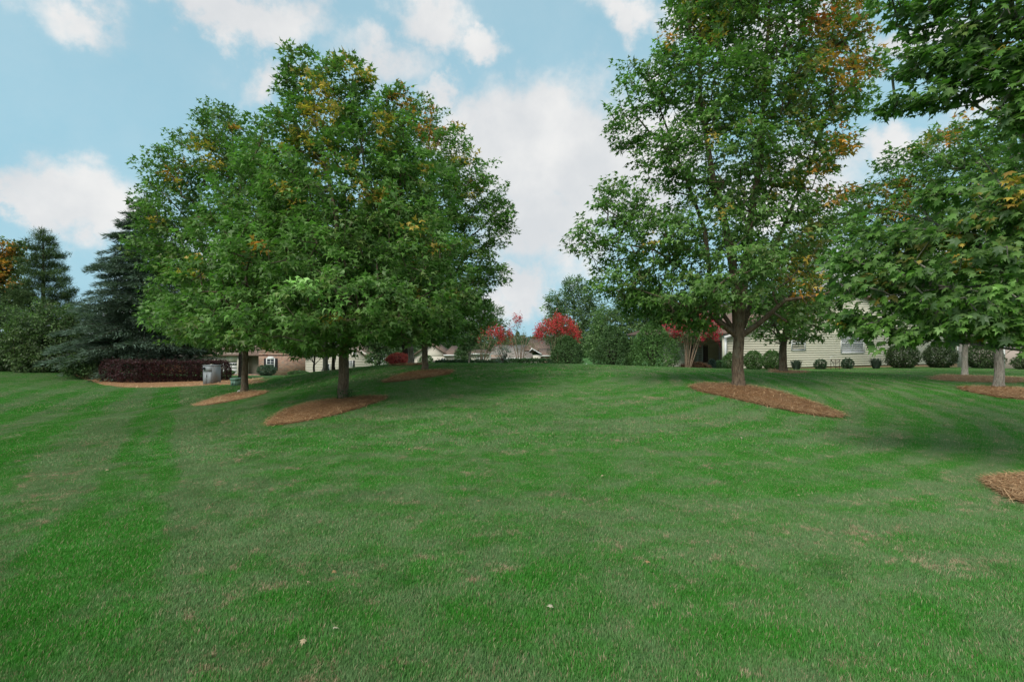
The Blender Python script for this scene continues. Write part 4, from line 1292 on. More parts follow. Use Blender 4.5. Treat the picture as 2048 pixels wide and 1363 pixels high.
CR = np.array([.62, .065, .075])
crape("dark crape myrtle with scattered red blooms, leftmost of the crest group", 962, 35, [(985, 672, 34, 18), (965, 690, 30, 22), (1000, 690, 24, 16), (950, 705, 22, 16)], 110, 81, .30, np.array([.07, .075, .035]), CR)
crape("sparse rusty-leaved crape myrtle with few blooms and bare stems", 1040, 34, [(1030, 672, 24, 18), (1050, 690, 30, 20), (1015, 690, 20, 16), (1035, 650, 10, 14), (1065, 675, 10, 8)], 90, 82, .16, np.array([.11, .095, .045]), CR * np.array([.9, 1.2, 1.2]), per=13)
crape("upright bright red crape myrtle behind the pointed holly", 1112, 35, [(1100, 662, 24, 18), (1122, 655, 22, 18), (1140, 668, 16, 14), (1115, 645, 10, 12), (1085, 666, 14, 14), (1112, 690, 26, 20)], 150, 83, .62, np.array([.05, .09, .035]), CR * 1.1)
crape("vase-shaped crimson crape myrtle before the cream house wing", 1374, 31, [(1350, 660, 22, 14), (1380, 655, 34, 16), (1412, 660, 22, 14), (1375, 672, 40, 12), (1400, 645, 24, 10), (1420, 670, 14, 8)], 170, 84, .55, np.array([.045, .075, .03]), np.array([.60, .04, .085]), trunk_n=8)
# sapling
bs = pos_at(938, 29)
blob_tree("sapling", "thin young tree with a pale stem at the crest hedge", 938, 29, [(938, 680, 16, 14), (930, 690, 12, 10), (946, 668, 10, 12)], 45, 26, .12, np.array([.06, .13, .045]), 85, trunk=.045, fork=712, rad=.3, spacing=.2, bark="bark_pale")


# ornamental grass clumps by the siding
def grass_clump(label, px, d, h, seed, col):
    lr = np.random.default_rng(seed)
    b = pos_at(px, d)
    n = 420
    a = lr.uniform(0, 6.283, n); ln = lr.uniform(.15, .75, n)
    P0 = b + np.column_stack([np.cos(a) * lr.uniform(0, .18, n), np.sin(a) * lr.uniform(0, .18, n), np.zeros(n)])
    yd = np.column_stack([np.cos(a) * ln, np.sin(a) * ln, np.ones(n)])
    V, T, C = leaf_arrays("blade", P0, yd, np.column_stack([np.cos(a), np.sin(a), .2 * np.ones(n)]), h * lr.uniform(.5, 1.1, n), col * np.exp(lr.normal(0, .25, (n, 1))))
    V = V.copy()
    o = thing("ornamental_grass", b, label, "plant", "ornamental grass clumps along the siding")
    mesh_np("blades", V, T, M["shrub"], o, C)


grass_clump("ornamental grass clump right of the small maple trunk", 1593, 37, .75, 91, np.array([.06, .085, .06]))
grass_clump("ornamental grass clump left of the large round bush", 1752, 39, .85, 92, np.array([.05, .07, .05]))

# ------------------------------------------------------------------ buildings
class Frame:
    """a wall plane: u along, v outwards (towards the viewer), z up"""
    def __init__(s, a, b):
        s.a = np.array([a[0], a[1], 0.0]); d = np.array([b[0] - a[0], b[1] - a[1], 0.0])
        s.L = float(np.linalg.norm(d)); s.u = d / s.L
        s.v = np.array([s.u[1], -s.u[0], 0.0])

    def p(s, u, v, z):
        return s.a + s.u * u + s.v * v + np.array([0, 0, z])


def boxes(name, fr, rows, mat, parent):
    """rows: (u0,u1,v0,v1,z0,z1) -> one mesh"""
    V, T = [], []
    for (u0, u1, v0, v1, z0, z1) in rows:
        o = len(V)
        for z in (z0, z1):
            for (u, v) in ((u0, v0), (u1, v0), (u1, v1), (u0, v1)):
                V.append(fr.p(u, v, z))
        for q in ((0, 1, 2, 3), (7, 6, 5, 4), (0, 4, 5, 1), (1, 5, 6, 2), (2, 6, 7, 3), (3, 7, 4, 0)):
            T.append(tuple(o + i for i in q))
    return mesh_np(name, V, T, mat, parent)


def prism(name, fr, poly, v0, v1, mat, parent):
    """polygon in (u,z) extruded along v"""
    n = len(poly)
    V = [fr.p(u, v0, z) for u, z in poly] + [fr.p(u, v1, z) for u, z in poly]
    T = []
    for i in range(1, n - 1):
        T += [(0, i + 1, i), (n, n + i, n + i + 1)]
    for i in range(n):
        j = (i + 1) % n
        T += [(i, j, n + j), (i, n + j, n + i)]
    return mesh_np(name, V, T, mat, parent)


def slab(name, pts, th, mat, parent):
    """quad/tri roof slab from 3-D corner points, thickness down"""
    P = [np.array(p, float) for p in pts]
    n = len(P)
    V = P + [p - np.array([0, 0, th]) for p in P]
    T = []
    for i in range(1, n - 1):
        T += [(0, i, i + 1), (n, n + i + 1, n + i)]
    for i in range(n):
        j = (i + 1) % n
        T += [(i, n + i, n + j), (i, n + j, j)]
    return mesh_np(name, V, T, mat, parent)


def siding(fr, u0, u1, z0, z1, lap, mat, parent, top=None, holes=()):
    """one lapped board per row; top(z) -> (u0,u1) clips rows in a gable"""
    k, z = 0, z0
    while z < z1 - .02:
        zz = min(z + lap, z1)
        a, b = (u0, u1) if top is None else top(z)
        a2, b2 = (u0, u1) if top is None else top(zz)
        if b - a > .1:
            spans = [(a, b, a2, b2)]
            for (h0, h1_, hz0, hz1) in holes:
                if z < hz1 - .03 and zz > hz0 + .03:
                    ns = []
                    for (p, q, p2, q2) in spans:
                        if h0 <= p or h1_ >= q:
                            ns.append((p, q, p2, q2)); continue
                        ns += [(p, h0, p2, h0), (h1_, q, h1_, q2)]
                    spans = ns
            for (p, q, p2, q2) in spans:
                V = [fr.p(p, .034, z), fr.p(q, .034, z), fr.p(q2, .008, zz), fr.p(p2, .008, zz), fr.p(p, 0, z), fr.p(q, 0, z), fr.p(q2, 0, zz), fr.p(p2, 0, zz)]
                T = tri([(0, 1, 2, 3), (4, 5, 1, 0), (7, 6, 5, 4), (3, 2, 6, 7), (0, 3, 7, 4), (1, 5, 6, 2)])
                mesh_np("siding_board", V, T, mat, parent)
        z = zz
        k += 1


def window(fr, u0, u1, z0, z1, parent, cols=2, rows=2, pane="glass", mid=True, fw=.09, mull=.025, blind=False):
    f = boxes("window", fr, [(u0, u1, .0, .085, z0 - .07, z0), (u0, u1, .0, .085, z1, z1 + fw), (u0 - fw, u0, .0, .08, z0 - .07, z1 + fw), (u1, u1 + fw, .0, .08, z0 - .07, z1 + fw)], M["white"], parent)
    boxes("pane", fr, [(u0, u1, .005, .02, z0, z1)], M[pane], f)
    if blind:
        n = max(4, int((z1 - z0) / .075))
        boxes("blind", fr, [(u0 + .01, u1 - .01, .022, .03, z0 + (z1 - z0) * i / n + .008, z0 + (z1 - z0) * (i + .68) / n) for i in range(n)], M["blind"], f)
    bars = []
    for i in range(1, cols):
        u = u0 + (u1 - u0) * i / cols
        bars.append((u - mull / 2, u + mull / 2, .032, .05, z0, z1))
    for i in range(1, rows):
        z = z0 + (z1 - z0) * i / rows
        bars.append((u0, u1, .051, .062, z - mull / 2, z + mull / 2))
    if mid:
        zc = (z0 + z1) / 2
        bars.append((u0, u1, .063, .075, zc - .03, zc + .03))
    boxes("sash", fr, bars, M["white"], f)
    return f


def shutter(fr, u0, u1, z0, z1, mat, parent):
    rows = [(u0, u0 + .05, .04, .075, z0, z1), (u1 - .05, u1, .04, .075, z0, z1), (u0 + .05, u1 - .05, .04, .073, z0, z0 + .07), (u0 + .05, u1 - .05, .04, .073, z1 - .07, z1)]
    n = int((z1 - z0 - .14) / .09)
    rows += [(u0 + .05, u1 - .05, .04, .06, z0 + .07 + i * .09 + .01, z0 + .07 + i * .09 + .08) for i in range(n)]
    return boxes("shutter", fr, rows, mat, parent)


M["siding"] = mat_simple("cream_siding", (.78, .73, .575), .55, .3, .06, .8)
M["siding_far"] = mat_simple("pale_siding", (.66, .60, .50), .6, .2, .05, .5)
M["siding_grey"] = mat_simple("taupe_siding", (.33, .28, .23), .6, .2, .08, 1.0)
M["white"] = mat_simple("white_trim", (.78, .77, .74), .45, .4, .04, 3)
M["shutter"] = mat_simple("plum_shutter", (.12, .075, .085), .5, .3, .1, 6)
M["black_shutter"] = mat_simple("black_shutter", (.018, .018, .022), .5, .3, .1, 6)
M["door"] = mat_simple("plum_grey_door", (.52, .47, .48), .5, .3, .06, 2)
M["found"] = mat_simple("tan_foundation", (.36, .25, .145), .85, .2, .25, 4, .3)
M["glass"] = mat_simple("window_glass", (.035, .045, .055), .08, .6, .3, 1.2)
M["blind"] = mat_simple("window_blind", (.50, .52, .55), .6, .3, .08, 2)
M["garage"] = mat_simple("garage_panel", (.70, .68, .66), .5, .3, .05, 2)
M["cab_grey"] = mat_simple("cabinet_paint", (.27, .285, .29), .5, .35, .10, 3)
M["cab_green"] = mat_simple("utility_green_paint", (.14, .24, .175), .5, .35, .12, 4)
M["concrete"] = mat_simple("pale_concrete", (.55, .52, .46), .9, .2, .15, 9, .4)
M["iron"] = mat_simple("rusty_iron", (.06, .035, .025), .75, .3, .4, 30, .2, .4)
M["fence"] = mat_simple("brown_fence_wood", (.26, .13, .07), .8, .2, .25, 5)
M["stone"] = mat_simple("pale_stone", (.62, .60, .55), .9, .2, .2, 12, .5)
M["pinkwall"] = mat_simple("pinkish_wall", (.52, .41, .36), .7, .2, .06, 1)
M["pinkroof"] = mat_simple("salmon_metal_roof", (.48, .28, .20), .6, .2, .08, 2)


def mat_roof(name, c1, c2):
    m, b, out = new_mat(name)
    pos = b.n("ShaderNodeNewGeometry").outputs["Position"]
    br = b.n("ShaderNodeTexBrick")
    b.put(br.inputs["Vector"], b.comb(b.math("ADD", b.sep(pos)[0], b.math("MULTIPLY", b.sep(pos)[1], .37)), b.math("MULTIPLY", b.sep(pos)[2], 1.0), 0.0))
    br.inputs["Scale"].default_value = 3.2
    br.inputs["Color1"].default_value = (*c1, 1); br.inputs["Color2"].default_value = (*c2, 1)
    br.inputs["Mortar"].default_value = (*[v * .5 for v in c1], 1)
    br.inputs["Mortar Size"].default_value = .03
    br.inputs["Row Height"].default_value = .22
    principled(b, out, br.outputs["Color"], .9, .1, br.outputs["Fac"], .3, .02)
    return m


def mat_brick(name, c1, c2, mort):
    m, b, out = new_mat(name)
    pos = b.n("ShaderNodeNewGeometry").outputs["Position"]
    x, y, z = b.sep(pos)
    br = b.n("ShaderNodeTexBrick")
    b.put(br.inputs["Vector"], b.comb(b.math("ADD", x, b.math("MULTIPLY", y, .6)), z, 0.0))
    br.inputs["Scale"].default_value = 1.0
    br.inputs["Brick Width"].default_value = .42; br.inputs["Row Height"].default_value = .15
    br.inputs["Mortar Size"].default_value = .022
    br.inputs["Color1"].default_value = (*c1, 1); br.inputs["Color2"].default_value = (*c2, 1); br.inputs["Mortar"].default_value = (*mort, 1)
    n = b.noise(b.vmath("MULTIPLY", pos, (2.3, 2.3, 6.5)), 1.0, 2.0, .6)
    c = b.mix(b.ramp(n, .35, .65), br.outputs["Color"], b.mix(1.0, br.outputs["Color"], (1.5, 1.15, 1.0), "MULTIPLY"))
    principled(b, out, c, .9, .15, br.outputs["Fac"], .4, .02)
    return m


M["roof"] = mat_roof("brown_shingles", (.20, .135, .105), (.30, .215, .17))
M["roof_grey"] = mat_roof("grey_shingles", (.34, .29, .25), (.42, .36, .31))
M["brick"] = mat_brick("mixed_red_brick", (.19, .115, .085), (.31, .23, .175), (.36, .31, .26))

# --- right house with cream siding
A_ = pos_at(1450, 37.0); A_ = A_[:2]
B_ = np.array([(1915 - 1024) / F * 46.5, 46.5])
fr = Frame(A_, B_)
zb = CAMZ - (737 - 681.5) / F * 37.3       # bottom of siding
hs = thing("siding_house", (*A_, zb), "cream lap-sided house with white window behind the right maples", "house")
zi = zb + 2.75
zp = zi + 3.4
LAP = .178
mid_u = fr.L * .47


def gable(z):
    if z <= zi:
        return (0, fr.L)
    t = (z - zi) / (zp - zi)
    return (mid_u * t, fr.L - (fr.L - mid_u) * t)


def u_at(px, fr_):
    k = (px - 1024) / F
    # solve a + u*d : x = k*y
    return (k * fr_.a[1] - fr_.a[0]) / (fr_.u[0] - k * fr_.u[1])


uw0, uw1 = u_at(1682, fr), u_at(1726, fr)
dw = fr.p((uw0 + uw1) / 2, 0, 0)[1]
zw0 = CAMZ - (704 - 681.5) / F * dw
uv0, uv1 = u_at(1583, fr), u_at(1608, fr)
siding(fr, 0, fr.L, zb, zp - .3, LAP, M["siding"], hs, gable)
boxes("foundation", fr, [(.0, fr.L, -.3, -.02, zb - .9, zb)], M["found"], hs)
boxes("wall", fr, [(0, fr.L, -.3, -.012, zb + .002, zi)], M["siding"], hs)
prism("gable_wall", fr, [(0.02, zi + .002), (fr.L - .02, zi + .002), (mid_u, zp - .05)], -.3, -.012, M["siding"], hs)
window(fr, uw0, uw1, zw0, zw0 + 1.45, hs, 2, 2, "glass", True, .10, .03, True)
window(fr, uv0, uv1, zw0 + .25, zw0 + 1.2, hs, 1, 1, "glass", True, .09, .03)
boxes("corner_board", fr, [(-.02, .12, .036, .06, zb, zi), (fr.L - .12, fr.L + .02, .036, .06, zb, zi)], M["white"], hs)
for s0, s1, nm in ((-.35, mid_u, "roof"), (fr.L + .35, mid_u, "roof")):
    zz0 = zi - .35 * (zp - zi) / mid_u
    slab(nm, [fr.p(s0, .4, zz0), fr.p(s1, .4, zp + .05), fr.p(s1, -12, zp + .05), fr.p(s0, -12, zz0)], .16, M["roof"], hs)
    rk = boxes("rake_board", fr, [], M["white"], hs) if False else None
prism("rake_board", fr, [(-.35, zz0 - .3), (mid_u, zp - .12), (mid_u, zp - .30), (-.35, zz0 - .48)], .3, .36, M["white"], hs)
# entry wing, set further back
ua = np.array([(1328 - 1024) / F * 46.0, 46.0]); ub = np.array([(1452 - 1024) / F * 46.0, 46.0])
fw = Frame(ua, ub)
zwb = CAMZ - (731 - 681.5) / F * 46 - .4
zwt = CAMZ + (681.5 - 678) / F * 46
w0, w1 = u_at(1390.5, fw), u_at(1403.5, fw)
zs0, zs1 = CAMZ - (722.5 - 681.5) / F * 46, CAMZ - (692 - 681.5) / F * 46
siding(fw, 0, fw.L, zwb, zwt, .155, M["siding"], hs)
boxes("wall", fw, [(0, fw.L, -.3, -.012, zwb, zwt)], M["siding"], hs)
window(fw, w0, w1, zs0, zs1, hs, 2, 4, "glass", True, .09, .02, True)
shutter(fw, w1 + .12, w1 + .52, zs0 - .05, zs1 + .1, M["shutter"], hs)
shutter(fw, w0 - .52, w0 - .12, zs0 - .05, zs1 + .1, M["shutter"], hs)
d0, d1 = u_at(1437, fw), u_at(1443.5, fw)
boxes("door", fw, [(d0, d1, .04, .09, zwb, zwt - .15)], M["door"], hs)
boxes("doorway", fw, [(d1, d1 + .25, .04, .06, zwb, zwt - .25)], M["shutter"], hs)
boxes("fascia", fw, [(-.3, fw.L + .1, .26, .31, zwt - .02, zwt + .2)], M["white"], hs)
slab("roof", [fw.p(-.3, .32, zwt + .15), fw.p(fw.L + .1, .32, zwt + .15), fw.p(fw.L + .1, -4, zwt + 1.6), fw.p(1.6, -4, zwt + 1.6)], .12, M["roof_grey"], hs)
# porch gable and salmon roof over the entry, gutter and downspout
fp = Frame(np.array([(1430 - 1024) / F * 39.6, 39.6]), np.array([(1456 - 1024) / F * 38.2, 38.2]))
zg = CAMZ + (681.5 - 666) / F * 39
slab("porch_roof", [fp.p(-.2, .4, zg), fp.p(fp.L + .2, .4, zg), fp.p(fp.L + .2, -2.2, zg + 1.3), fp.p(-.2, -2.2, zg + 1.3)], .1, M["pinkroof"], hs)
boxes("gutter", fp, [(-.25, fp.L + .25, .41, .53, zg - .2, zg - .04)], M["white"], hs)
boxes("porch_beam", fp, [(0, fp.L, -.2, .2, zg - .55, zg - .12)], M["white"], hs)
fd = Frame(fr.p(-.25, .1, 0)[:2], fr.p(.02, .1, 0)[:2])
gz = h1(*fr.p(-.1, .3, 0)[:2])
boxes("downspout", fd, [(.08, .20, .02, .12, gz + .14, zg - .3), (.08, .20, .12, .5, gz + .06, gz + .16), (.06, .18, -.1, .14, zg - .3, zg - .18)], M["white"], hs)
sb = thing("splash_block", (*fr.p(-.1, 1.0, 0)[:2], gz), "small pale concrete splash block under the white downspout", "splash block")
bx_ = fr.p(-.1, 1.0, 0)[:2]
fs = Frame(bx_ + np.array([-.18, -.05]), bx_ + np.array([.18, -.05]))
zz_ = h1(*bx_)
boxes("trough", fs, [(0, .36, -.35, .35, zz_ - .04, zz_ + .05), (0, .05, -.35, .35, zz_ + .052, zz_ + .10), (.31, .36, -.35, .35, zz_ + .052, zz_ + .10), (.05, .31, -.35, -.3, zz_ + .052, zz_ + .10)], M["concrete"], sb)

# --- pinkish far house at the right edge
pe = Frame(np.array([(1996 - 1024) / F * 58, 58]), np.array([(2110 - 1024) / F * 58, 58]))
ze = CAMZ - (736 - 681.5) / F * 58
he = thing("pink_house", (*pe.a[:2], ze), "pinkish house end with a white downspout at the right picture edge", "house")
boxes("wall", pe, [(0, pe.L, -6, 0, ze - .4, ze + 3.0)], M["pinkwall"], he)
boxes("downspout", pe, [(.55, .7, .01, .12, ze, ze + 3.0)], M["white"], he)
slab("roof", [pe.p(-.4, .5, ze + 2.9), pe.p(pe.L + .4, .5, ze + 2.9), pe.p(pe.L + .4, -3.2, ze + 4.7), pe.p(-.4, -3.2, ze + 4.7)], .15, M["roof"], he)

# --- long left house: garage, taupe siding, brick bay, cream gable
DA = 70.0


def fpx(x0, x1, d0, d1=None):
    d1 = d0 if d1 is None else d1
    return Frame(np.array([(x0 - 1024) / F * d0, d0]), np.array([(x1 - 1024) / F * d1, d1]))


def zpx(py, d):
    return CAMZ + (681.5 - py) / F * d


fa = fpx(408, 760, DA)
hA = thing("brick_house", (*fa.p(9, 0, 0)[:2], zpx(750, DA)), "long left house with garage door, brick front and cream gable", "house")
U = lambda px: u_at(px, fa)
zA0, zA1 = zpx(756, DA), zpx(708, DA)
# cream garage wing
boxes("garage_wall", fa, [(0, U(453), -8, 0, zA0, zpx(706, DA)), (U(474), U(488), -8, 0, zA0, zpx(706, DA)), (U(453), U(474), -8, 0, zpx(723, DA), zpx(706, DA))], M["siding_far"], hA)
gd = boxes("garage_door", fa, [(U(453), U(474), -.14, -.08, zpx(750, DA) + i * .44, zpx(750, DA) + i * .44 + .43) for i in range(4)], M["garage"], hA)
boxes("garage_window", fa, [(U(455) + i * .33, U(455) + i * .33 + .24, -.07, -.05, zpx(729, DA), zpx(726, DA)) for i in range(4)], M["glass"], gd)
boxes("column", fa, [(U(447), U(450.5), .02, .16, zA0, zpx(723, DA))], M["white"], hA)
# taupe section
n_b = 0
ft = Frame(fa.p(U(489), -1.2, 0)[:2], fa.p(U(522), -1.2, 0)[:2])
boxes("taupe_wall", ft, [(0, ft.L, -6, 0, zA0, zpx(708, DA))], M["siding_grey"], hA)
boxes("siding_laps", ft, [(0, ft.L, .002, .02, zA0 + .17 * i, zA0 + .17 * i + .12) for i in range(18)], M["siding_grey"], hA)["kind"] = "stuff"
# brick bay
fb = Frame(fa.p(U(521), .5, 0)[:2], fa.p(U(616), .5, 0)[:2])
Ub = lambda px: u_at(px, fb)
w0, w1 = Ub(534.5), Ub(548.5)
zw0_, zw1_ = zpx(738, DA), zpx(717.5, DA)
boxes("brick_wall", fb, [(0, fb.L, -7, 0, zA0, zpx(706, DA))], M["brick"], hA)
prism("brick_gable", fb, [(0, zpx(706, DA) + .002), (Ub(575), zpx(706, DA) + .002), (Ub(545), zpx(690, DA))], -.3, 0, M["brick"], hA)
window(fb, w0, w1, zw0_, zw1_, hA, 2, 4, "glass", True, .12, .04)
for a_, b_ in ((w0 - .42, w0 - .14), (w1 + .14, w1 + .46)):
    shutter(fb, a_, b_, zw0_ - .1, zw1_ + .1, M["black_shutter"], hA)
prism("window_arch", fb, [(w0 - .12, zw1_ + .12), (w1 + .12, zw1_ + .12), ((w0 + w1) / 2 + .3, zw1_ + .36), ((w0 + w1) / 2 - .3, zw1_ + .36)], .0, .06, M["white"], hA)
# cream gable on the right
DB = 66.0
fc = fpx(611, 748, DB)
Uc = lambda px: u_at(px, fc)
zc0 = zpx(752, DB)
ze_, zp_ = zpx(711, DB), zpx(684, DB)
boxes("cream_wall", fc, [(0, fc.L, -7, 0, zc0, ze_)], M["siding_far"], hA)
prism("cream_gable", fc, [(0, ze_ + .002), (Uc(738), ze_ + .002), (Uc(735), zpx(708, DB)), (Uc(690), zp_)], -.3, 0, M["siding_far"], hA)
boxes("siding_laps", fc, [(0.02, fc.L - .02, .002, .012, zc0 + .2 * i, zc0 + .2 * i + .15) for i in range(13)], M["siding_far"], hA)["kind"] = "stuff"
slab("roof", [fc.p(Uc(688), .45, zp_ + .25), fc.p(Uc(737), .45, zpx(713, DB)), fc.p(Uc(737), -7, zpx(713, DB)), fc.p(Uc(688), -7, zp_ + .25)], .14, M["roof"], hA)
slab("roof", [fc.p(Uc(690), .45, zp_ + .25), fc.p(Uc(690), -7, zp_ + .25), fc.p(-.4, -7, ze_ - .1), fc.p(-.4, .45, ze_ - .1)], .14, M["roof"], hA)
slab("side_roof", [fc.p(Uc(730), .1, zpx(712.5, DB)), fc.p(Uc(752), .1, zpx(716, DB)), fc.p(Uc(752), -4, zpx(694, DB)), fc.p(Uc(730), -4, zpx(694, DB))], .14, M["roof"], hA)
boxes("gutter", fc, [(Uc(735), Uc(752), .11, .24, zpx(717.5, DB), zpx(715, DB))], M["white"], hA)
window(fc, Uc(696.5), Uc(705), zpx(732, DB), zpx(721.5, DB), hA, 3, 4, "glass", False, .07, .04)
shutter(fc, Uc(706.5), Uc(709.5), zpx(733.5, DB), zpx(720.5, DB), M["black_shutter"], hA)
window(fc, Uc(706.5), Uc(712), zpx(710.5, DB), zpx(704.5, DB), hA, 2, 2, "glass", False, .06, .03)
window(fc, Uc(656), Uc(659.5), zpx(742, DB), zpx(728, DB), hA, 1, 2, "glass", False, .09, .03)
boxes("downspout", fc, [(Uc(747), Uc(748), .01, .12, zc0, zpx(716, DB))], M["white"], hA)
slab("main_roof", [fa.p(-.5, .5, zpx(709, DA)), fa.p(U(640), .5, zpx(709, DA)), fa.p(U(640), -8, zpx(668, DA)), fa.p(-.5, -8, zpx(668, DA))], .16, M["roof"], hA)
boxes("planter_wall", fa, [(U(492), U(566), 4.0, 4.4, zA0 - .8, zpx(748, DA - 4.4))], M["brick"], hA)

# --- far left little house with grey roof, fence and orange shrub
DF = 88.0
ff = fpx(318, 386, DF)
hF = thing("grey_roof_house", (*ff.a[:2], zpx(748, DF)), "small distant house with pale grey roof seen above the purple hedge", "house")
boxes("wall", ff, [(0, ff.L, -6, 0, zpx(756, DF), zpx(722, DF))], M["brick"], hF)
slab("roof", [ff.p(-.4, .5, zpx(723, DF)), ff.p(ff.L * .92, .5, zpx(723, DF)), ff.p(ff.L * .8, -5, zpx(705, DF)), ff.p(.8, -5, zpx(705, DF))], .18, M["roof_grey"], hF)
boxes("post", ff, [(ff.L - .5, ff.L - .1, .02, .2, zpx(756, DF), zpx(716, DF))], M["white"], hF)
fn = fpx(318, 372, 78.0)
fe = thing("wooden_fence", (*fn.a[:2], zpx(752, 78)), "low brown wooden fence in front of the grey-roofed house", "fence")
boxes("rail", fn, [(0, fn.L, -.05, 0, zpx(726.5, 78), zpx(725.2, 78)), (0, fn.L, -.05, 0, zpx(738, 78), zpx(736.5, 78))], M["fence"], fe)
for i in range(int(fn.L / .165)):
    boxes("picket", fn, [(i * .165, i * .165 + .15, .005, .03, zpx(752, 78), zpx(726, 78) + (.02 if i % 2 else 0))], M["fence"], fe)
shrub("autumn_shrub", "bright orange-red shrub glimpsed right of the cedar trunk", 312, 60, 706, 24, seed=25, shape="ball", green=np.array([.45, .13, .04]), tint=np.array([.55, .30, .12]), size=.16, dens=2, mat_="flower")

# --- two houses behind the crest
DC = 78.0
fg = fpx(826, 914, DC)
hC = thing("cream_gable_house", (*fg.a[:2], zpx(735, DC)), "cream gabled house end behind the slim straight maple trunk", "house")
Ug = lambda px: u_at(px, fg)
boxes("wall", fg, [(0, fg.L, -8, 0, zpx(745, DC), zpx(712, DC))], M["siding_far"], hC)
prism("gable_wall", fg, [(0, zpx(712, DC) + .002), (Ug(893), zpx(712, DC) + .002), (Ug(893), zpx(708, DC)), (Ug(862), zpx(686, DC))], -.4, 0, M["siding_far"], hC)
slab("roof", [fg.p(Ug(861), .45, zpx(684.5, DC)), fg.p(Ug(895), .45, zpx(708, DC)), fg.p(Ug(895), -8, zpx(708, DC)), fg.p(Ug(861), -8, zpx(684.5, DC))], .16, M["roof"], hC)
slab("roof", [fg.p(Ug(863), .45, zpx(684.5, DC)), fg.p(Ug(863), -8, zpx(684.5, DC)), fg.p(-.5, -8, zpx(714, DC)), fg.p(-.5, .45, zpx(714, DC))], .16, M["roof"], hC)
slab("side_roof", [fg.p(Ug(886), .5, zpx(709.5, DC)), fg.p(Ug(916), .5, zpx(707, DC)), fg.p(Ug(916), -5, zpx(692, DC)), fg.p(Ug(896), -5, zpx(692, DC))], .16, M["roof"], hC)
boxes("fascia", fg, [(Ug(888), Ug(916), .52, .6, zpx(711, DC), zpx(708.5, DC))], M["white"], hC)
for a_ in (883, 887.5):
    window(fg, Ug(a_), Ug(a_ + 3), zpx(722, DC), zpx(716.5, DC), hC, 2, 2, "glass", False, .07, .03)

fh = fpx(938, 979, 74.0)
hD = thing("bay_house", (*fh.a[:2], zpx(735, 74)), "white-trimmed bay house with brown roofs behind the crape myrtles", "house")
Uh = lambda px: u_at(px, fh)
D4 = 74.0
boxes("bay_wall", fh, [(0, fh.L, -5, 0, zpx(745, D4), zpx(706, D4))], M["siding_far"], hD)
slab("bay_roof", [fh.p(-.4, .4, zpx(706, D4)), fh.p(fh.L + .4, .4, zpx(706, D4)), fh.p(fh.L - .5, -2.5, zpx(699, D4)), fh.p(.5, -2.5, zpx(699, D4))], .14, M["roof"], hD)
boxes("fascia", fh, [(-.4, fh.L + .4, .41, .5, zpx(708.5, D4), zpx(706, D4))], M["white"], hD)
for a_ in (953.5, 961.5):
    window(fh, Uh(a_), Uh(a_ + 5), zpx(722.5, D4), zpx(712.5, D4), hD, 2, 3, "glass", False, .12, .07)
fi = fpx(979, 1104, 82.0)
Ui = lambda px: u_at(px, fi)
D5 = 82.0
boxes("brick_wall", fi, [(0, Ui(1003), -6, 0, zpx(745, D5), zpx(710, D5))], M["brick"], hD)
boxes("wall", fi, [(Ui(1003), Ui(1066), -6, 0, zpx(745, D5), zpx(715, D5)), (Ui(1066), Ui(1081), -6, .6, zpx(745, D5), zpx(711, D5))], M["siding_far"], hD)
boxes("brick_end", fi, [(Ui(1081), fi.L, -6, .3, zpx(745, D5), zpx(712, D5))], M["brick"], hD)
slab("roof", [fi.p(-.4, .5, zpx(715, D5)), fi.p(Ui(1068), .5, zpx(715, D5)), fi.p(Ui(1058), -7, zpx(690, D5)), fi.p(.5, -7, zpx(690, D5))], .16, M["roof_grey"], hD)
slab("rear_roof", [fi.p(Ui(1050), -3, zpx(700, D5)), fi.p(fi.L, -3, zpx(700, D5)), fi.p(fi.L, -9, zpx(676, D5)), fi.p(Ui(1065), -9, zpx(676, D5))], .16, M["roof"], hD)
prism("entry_gable", fi, [(Ui(1060), zpx(706, D5)), (Ui(1078), zpx(706, D5)), (Ui(1069), zpx(697, D5))], .3, .62, M["roof_grey"], hD)
prism("rake_board", fi, [(Ui(1057), zpx(704, D5)), (Ui(1063), zpx(695, D5)), (Ui(1083), zpx(706.5, D5)), (Ui(1083), zpx(709, D5)), (Ui(1064), zpx(697.5, D5))], .63, .75, M["white"], hD)
boxes("fascia", fi, [(Ui(1078), fi.L, .5, .6, zpx(712, D5), zpx(710, D5)), (Ui(1010), Ui(1063), .51, .6, zpx(717, D5), zpx(715, D5))], M["white"], hD)
slab("porch_roof", [fi.p(Ui(1079), .5, zpx(710, D5)), fi.p(fi.L, .5, zpx(710, D5)), fi.p(fi.L, -3, zpx(697, D5)), fi.p(Ui(1079), -3, zpx(697, D5))], .14, M["roof"], hD)

# ------------------------------------------------------------------ utility cabinet, pedestal, garden things
gc = ground_at(420, 770)
dC = gc[1]
ct = thing("utility_cabinet", gc, "tall grey metal utility cabinet at the end of the purple hedge", "utility cabinet")
xl, xm, xr = (406 - 1024) / F * dC, (427.5 - 1024) / F * dC, (436.5 - 1024) / F * dC
cf = Frame(np.array([xl, dC]), np.array([xm, dC - .12]))
hC_ = (770 - 730) / F * dC
z0 = gc[2]
dep = .55
boxes("body", cf, [(0, cf.L, -dep, 0, z0 - .05, z0 + hC_ - .03)], M["cab_grey"], ct)
boxes("lid", cf, [(-.02, cf.L + .02, -dep - .02, .02, z0 + hC_ - .029, z0 + hC_)], M["cab_grey"], ct)
boxes("door", cf, [(.03, cf.L * .46, .003, .018, z0 + .05, z0 + hC_ * .62), (cf.L * .48, cf.L - .03, .003, .022, z0 + .05, z0 + hC_ * .66)], M["cab_grey"], ct)
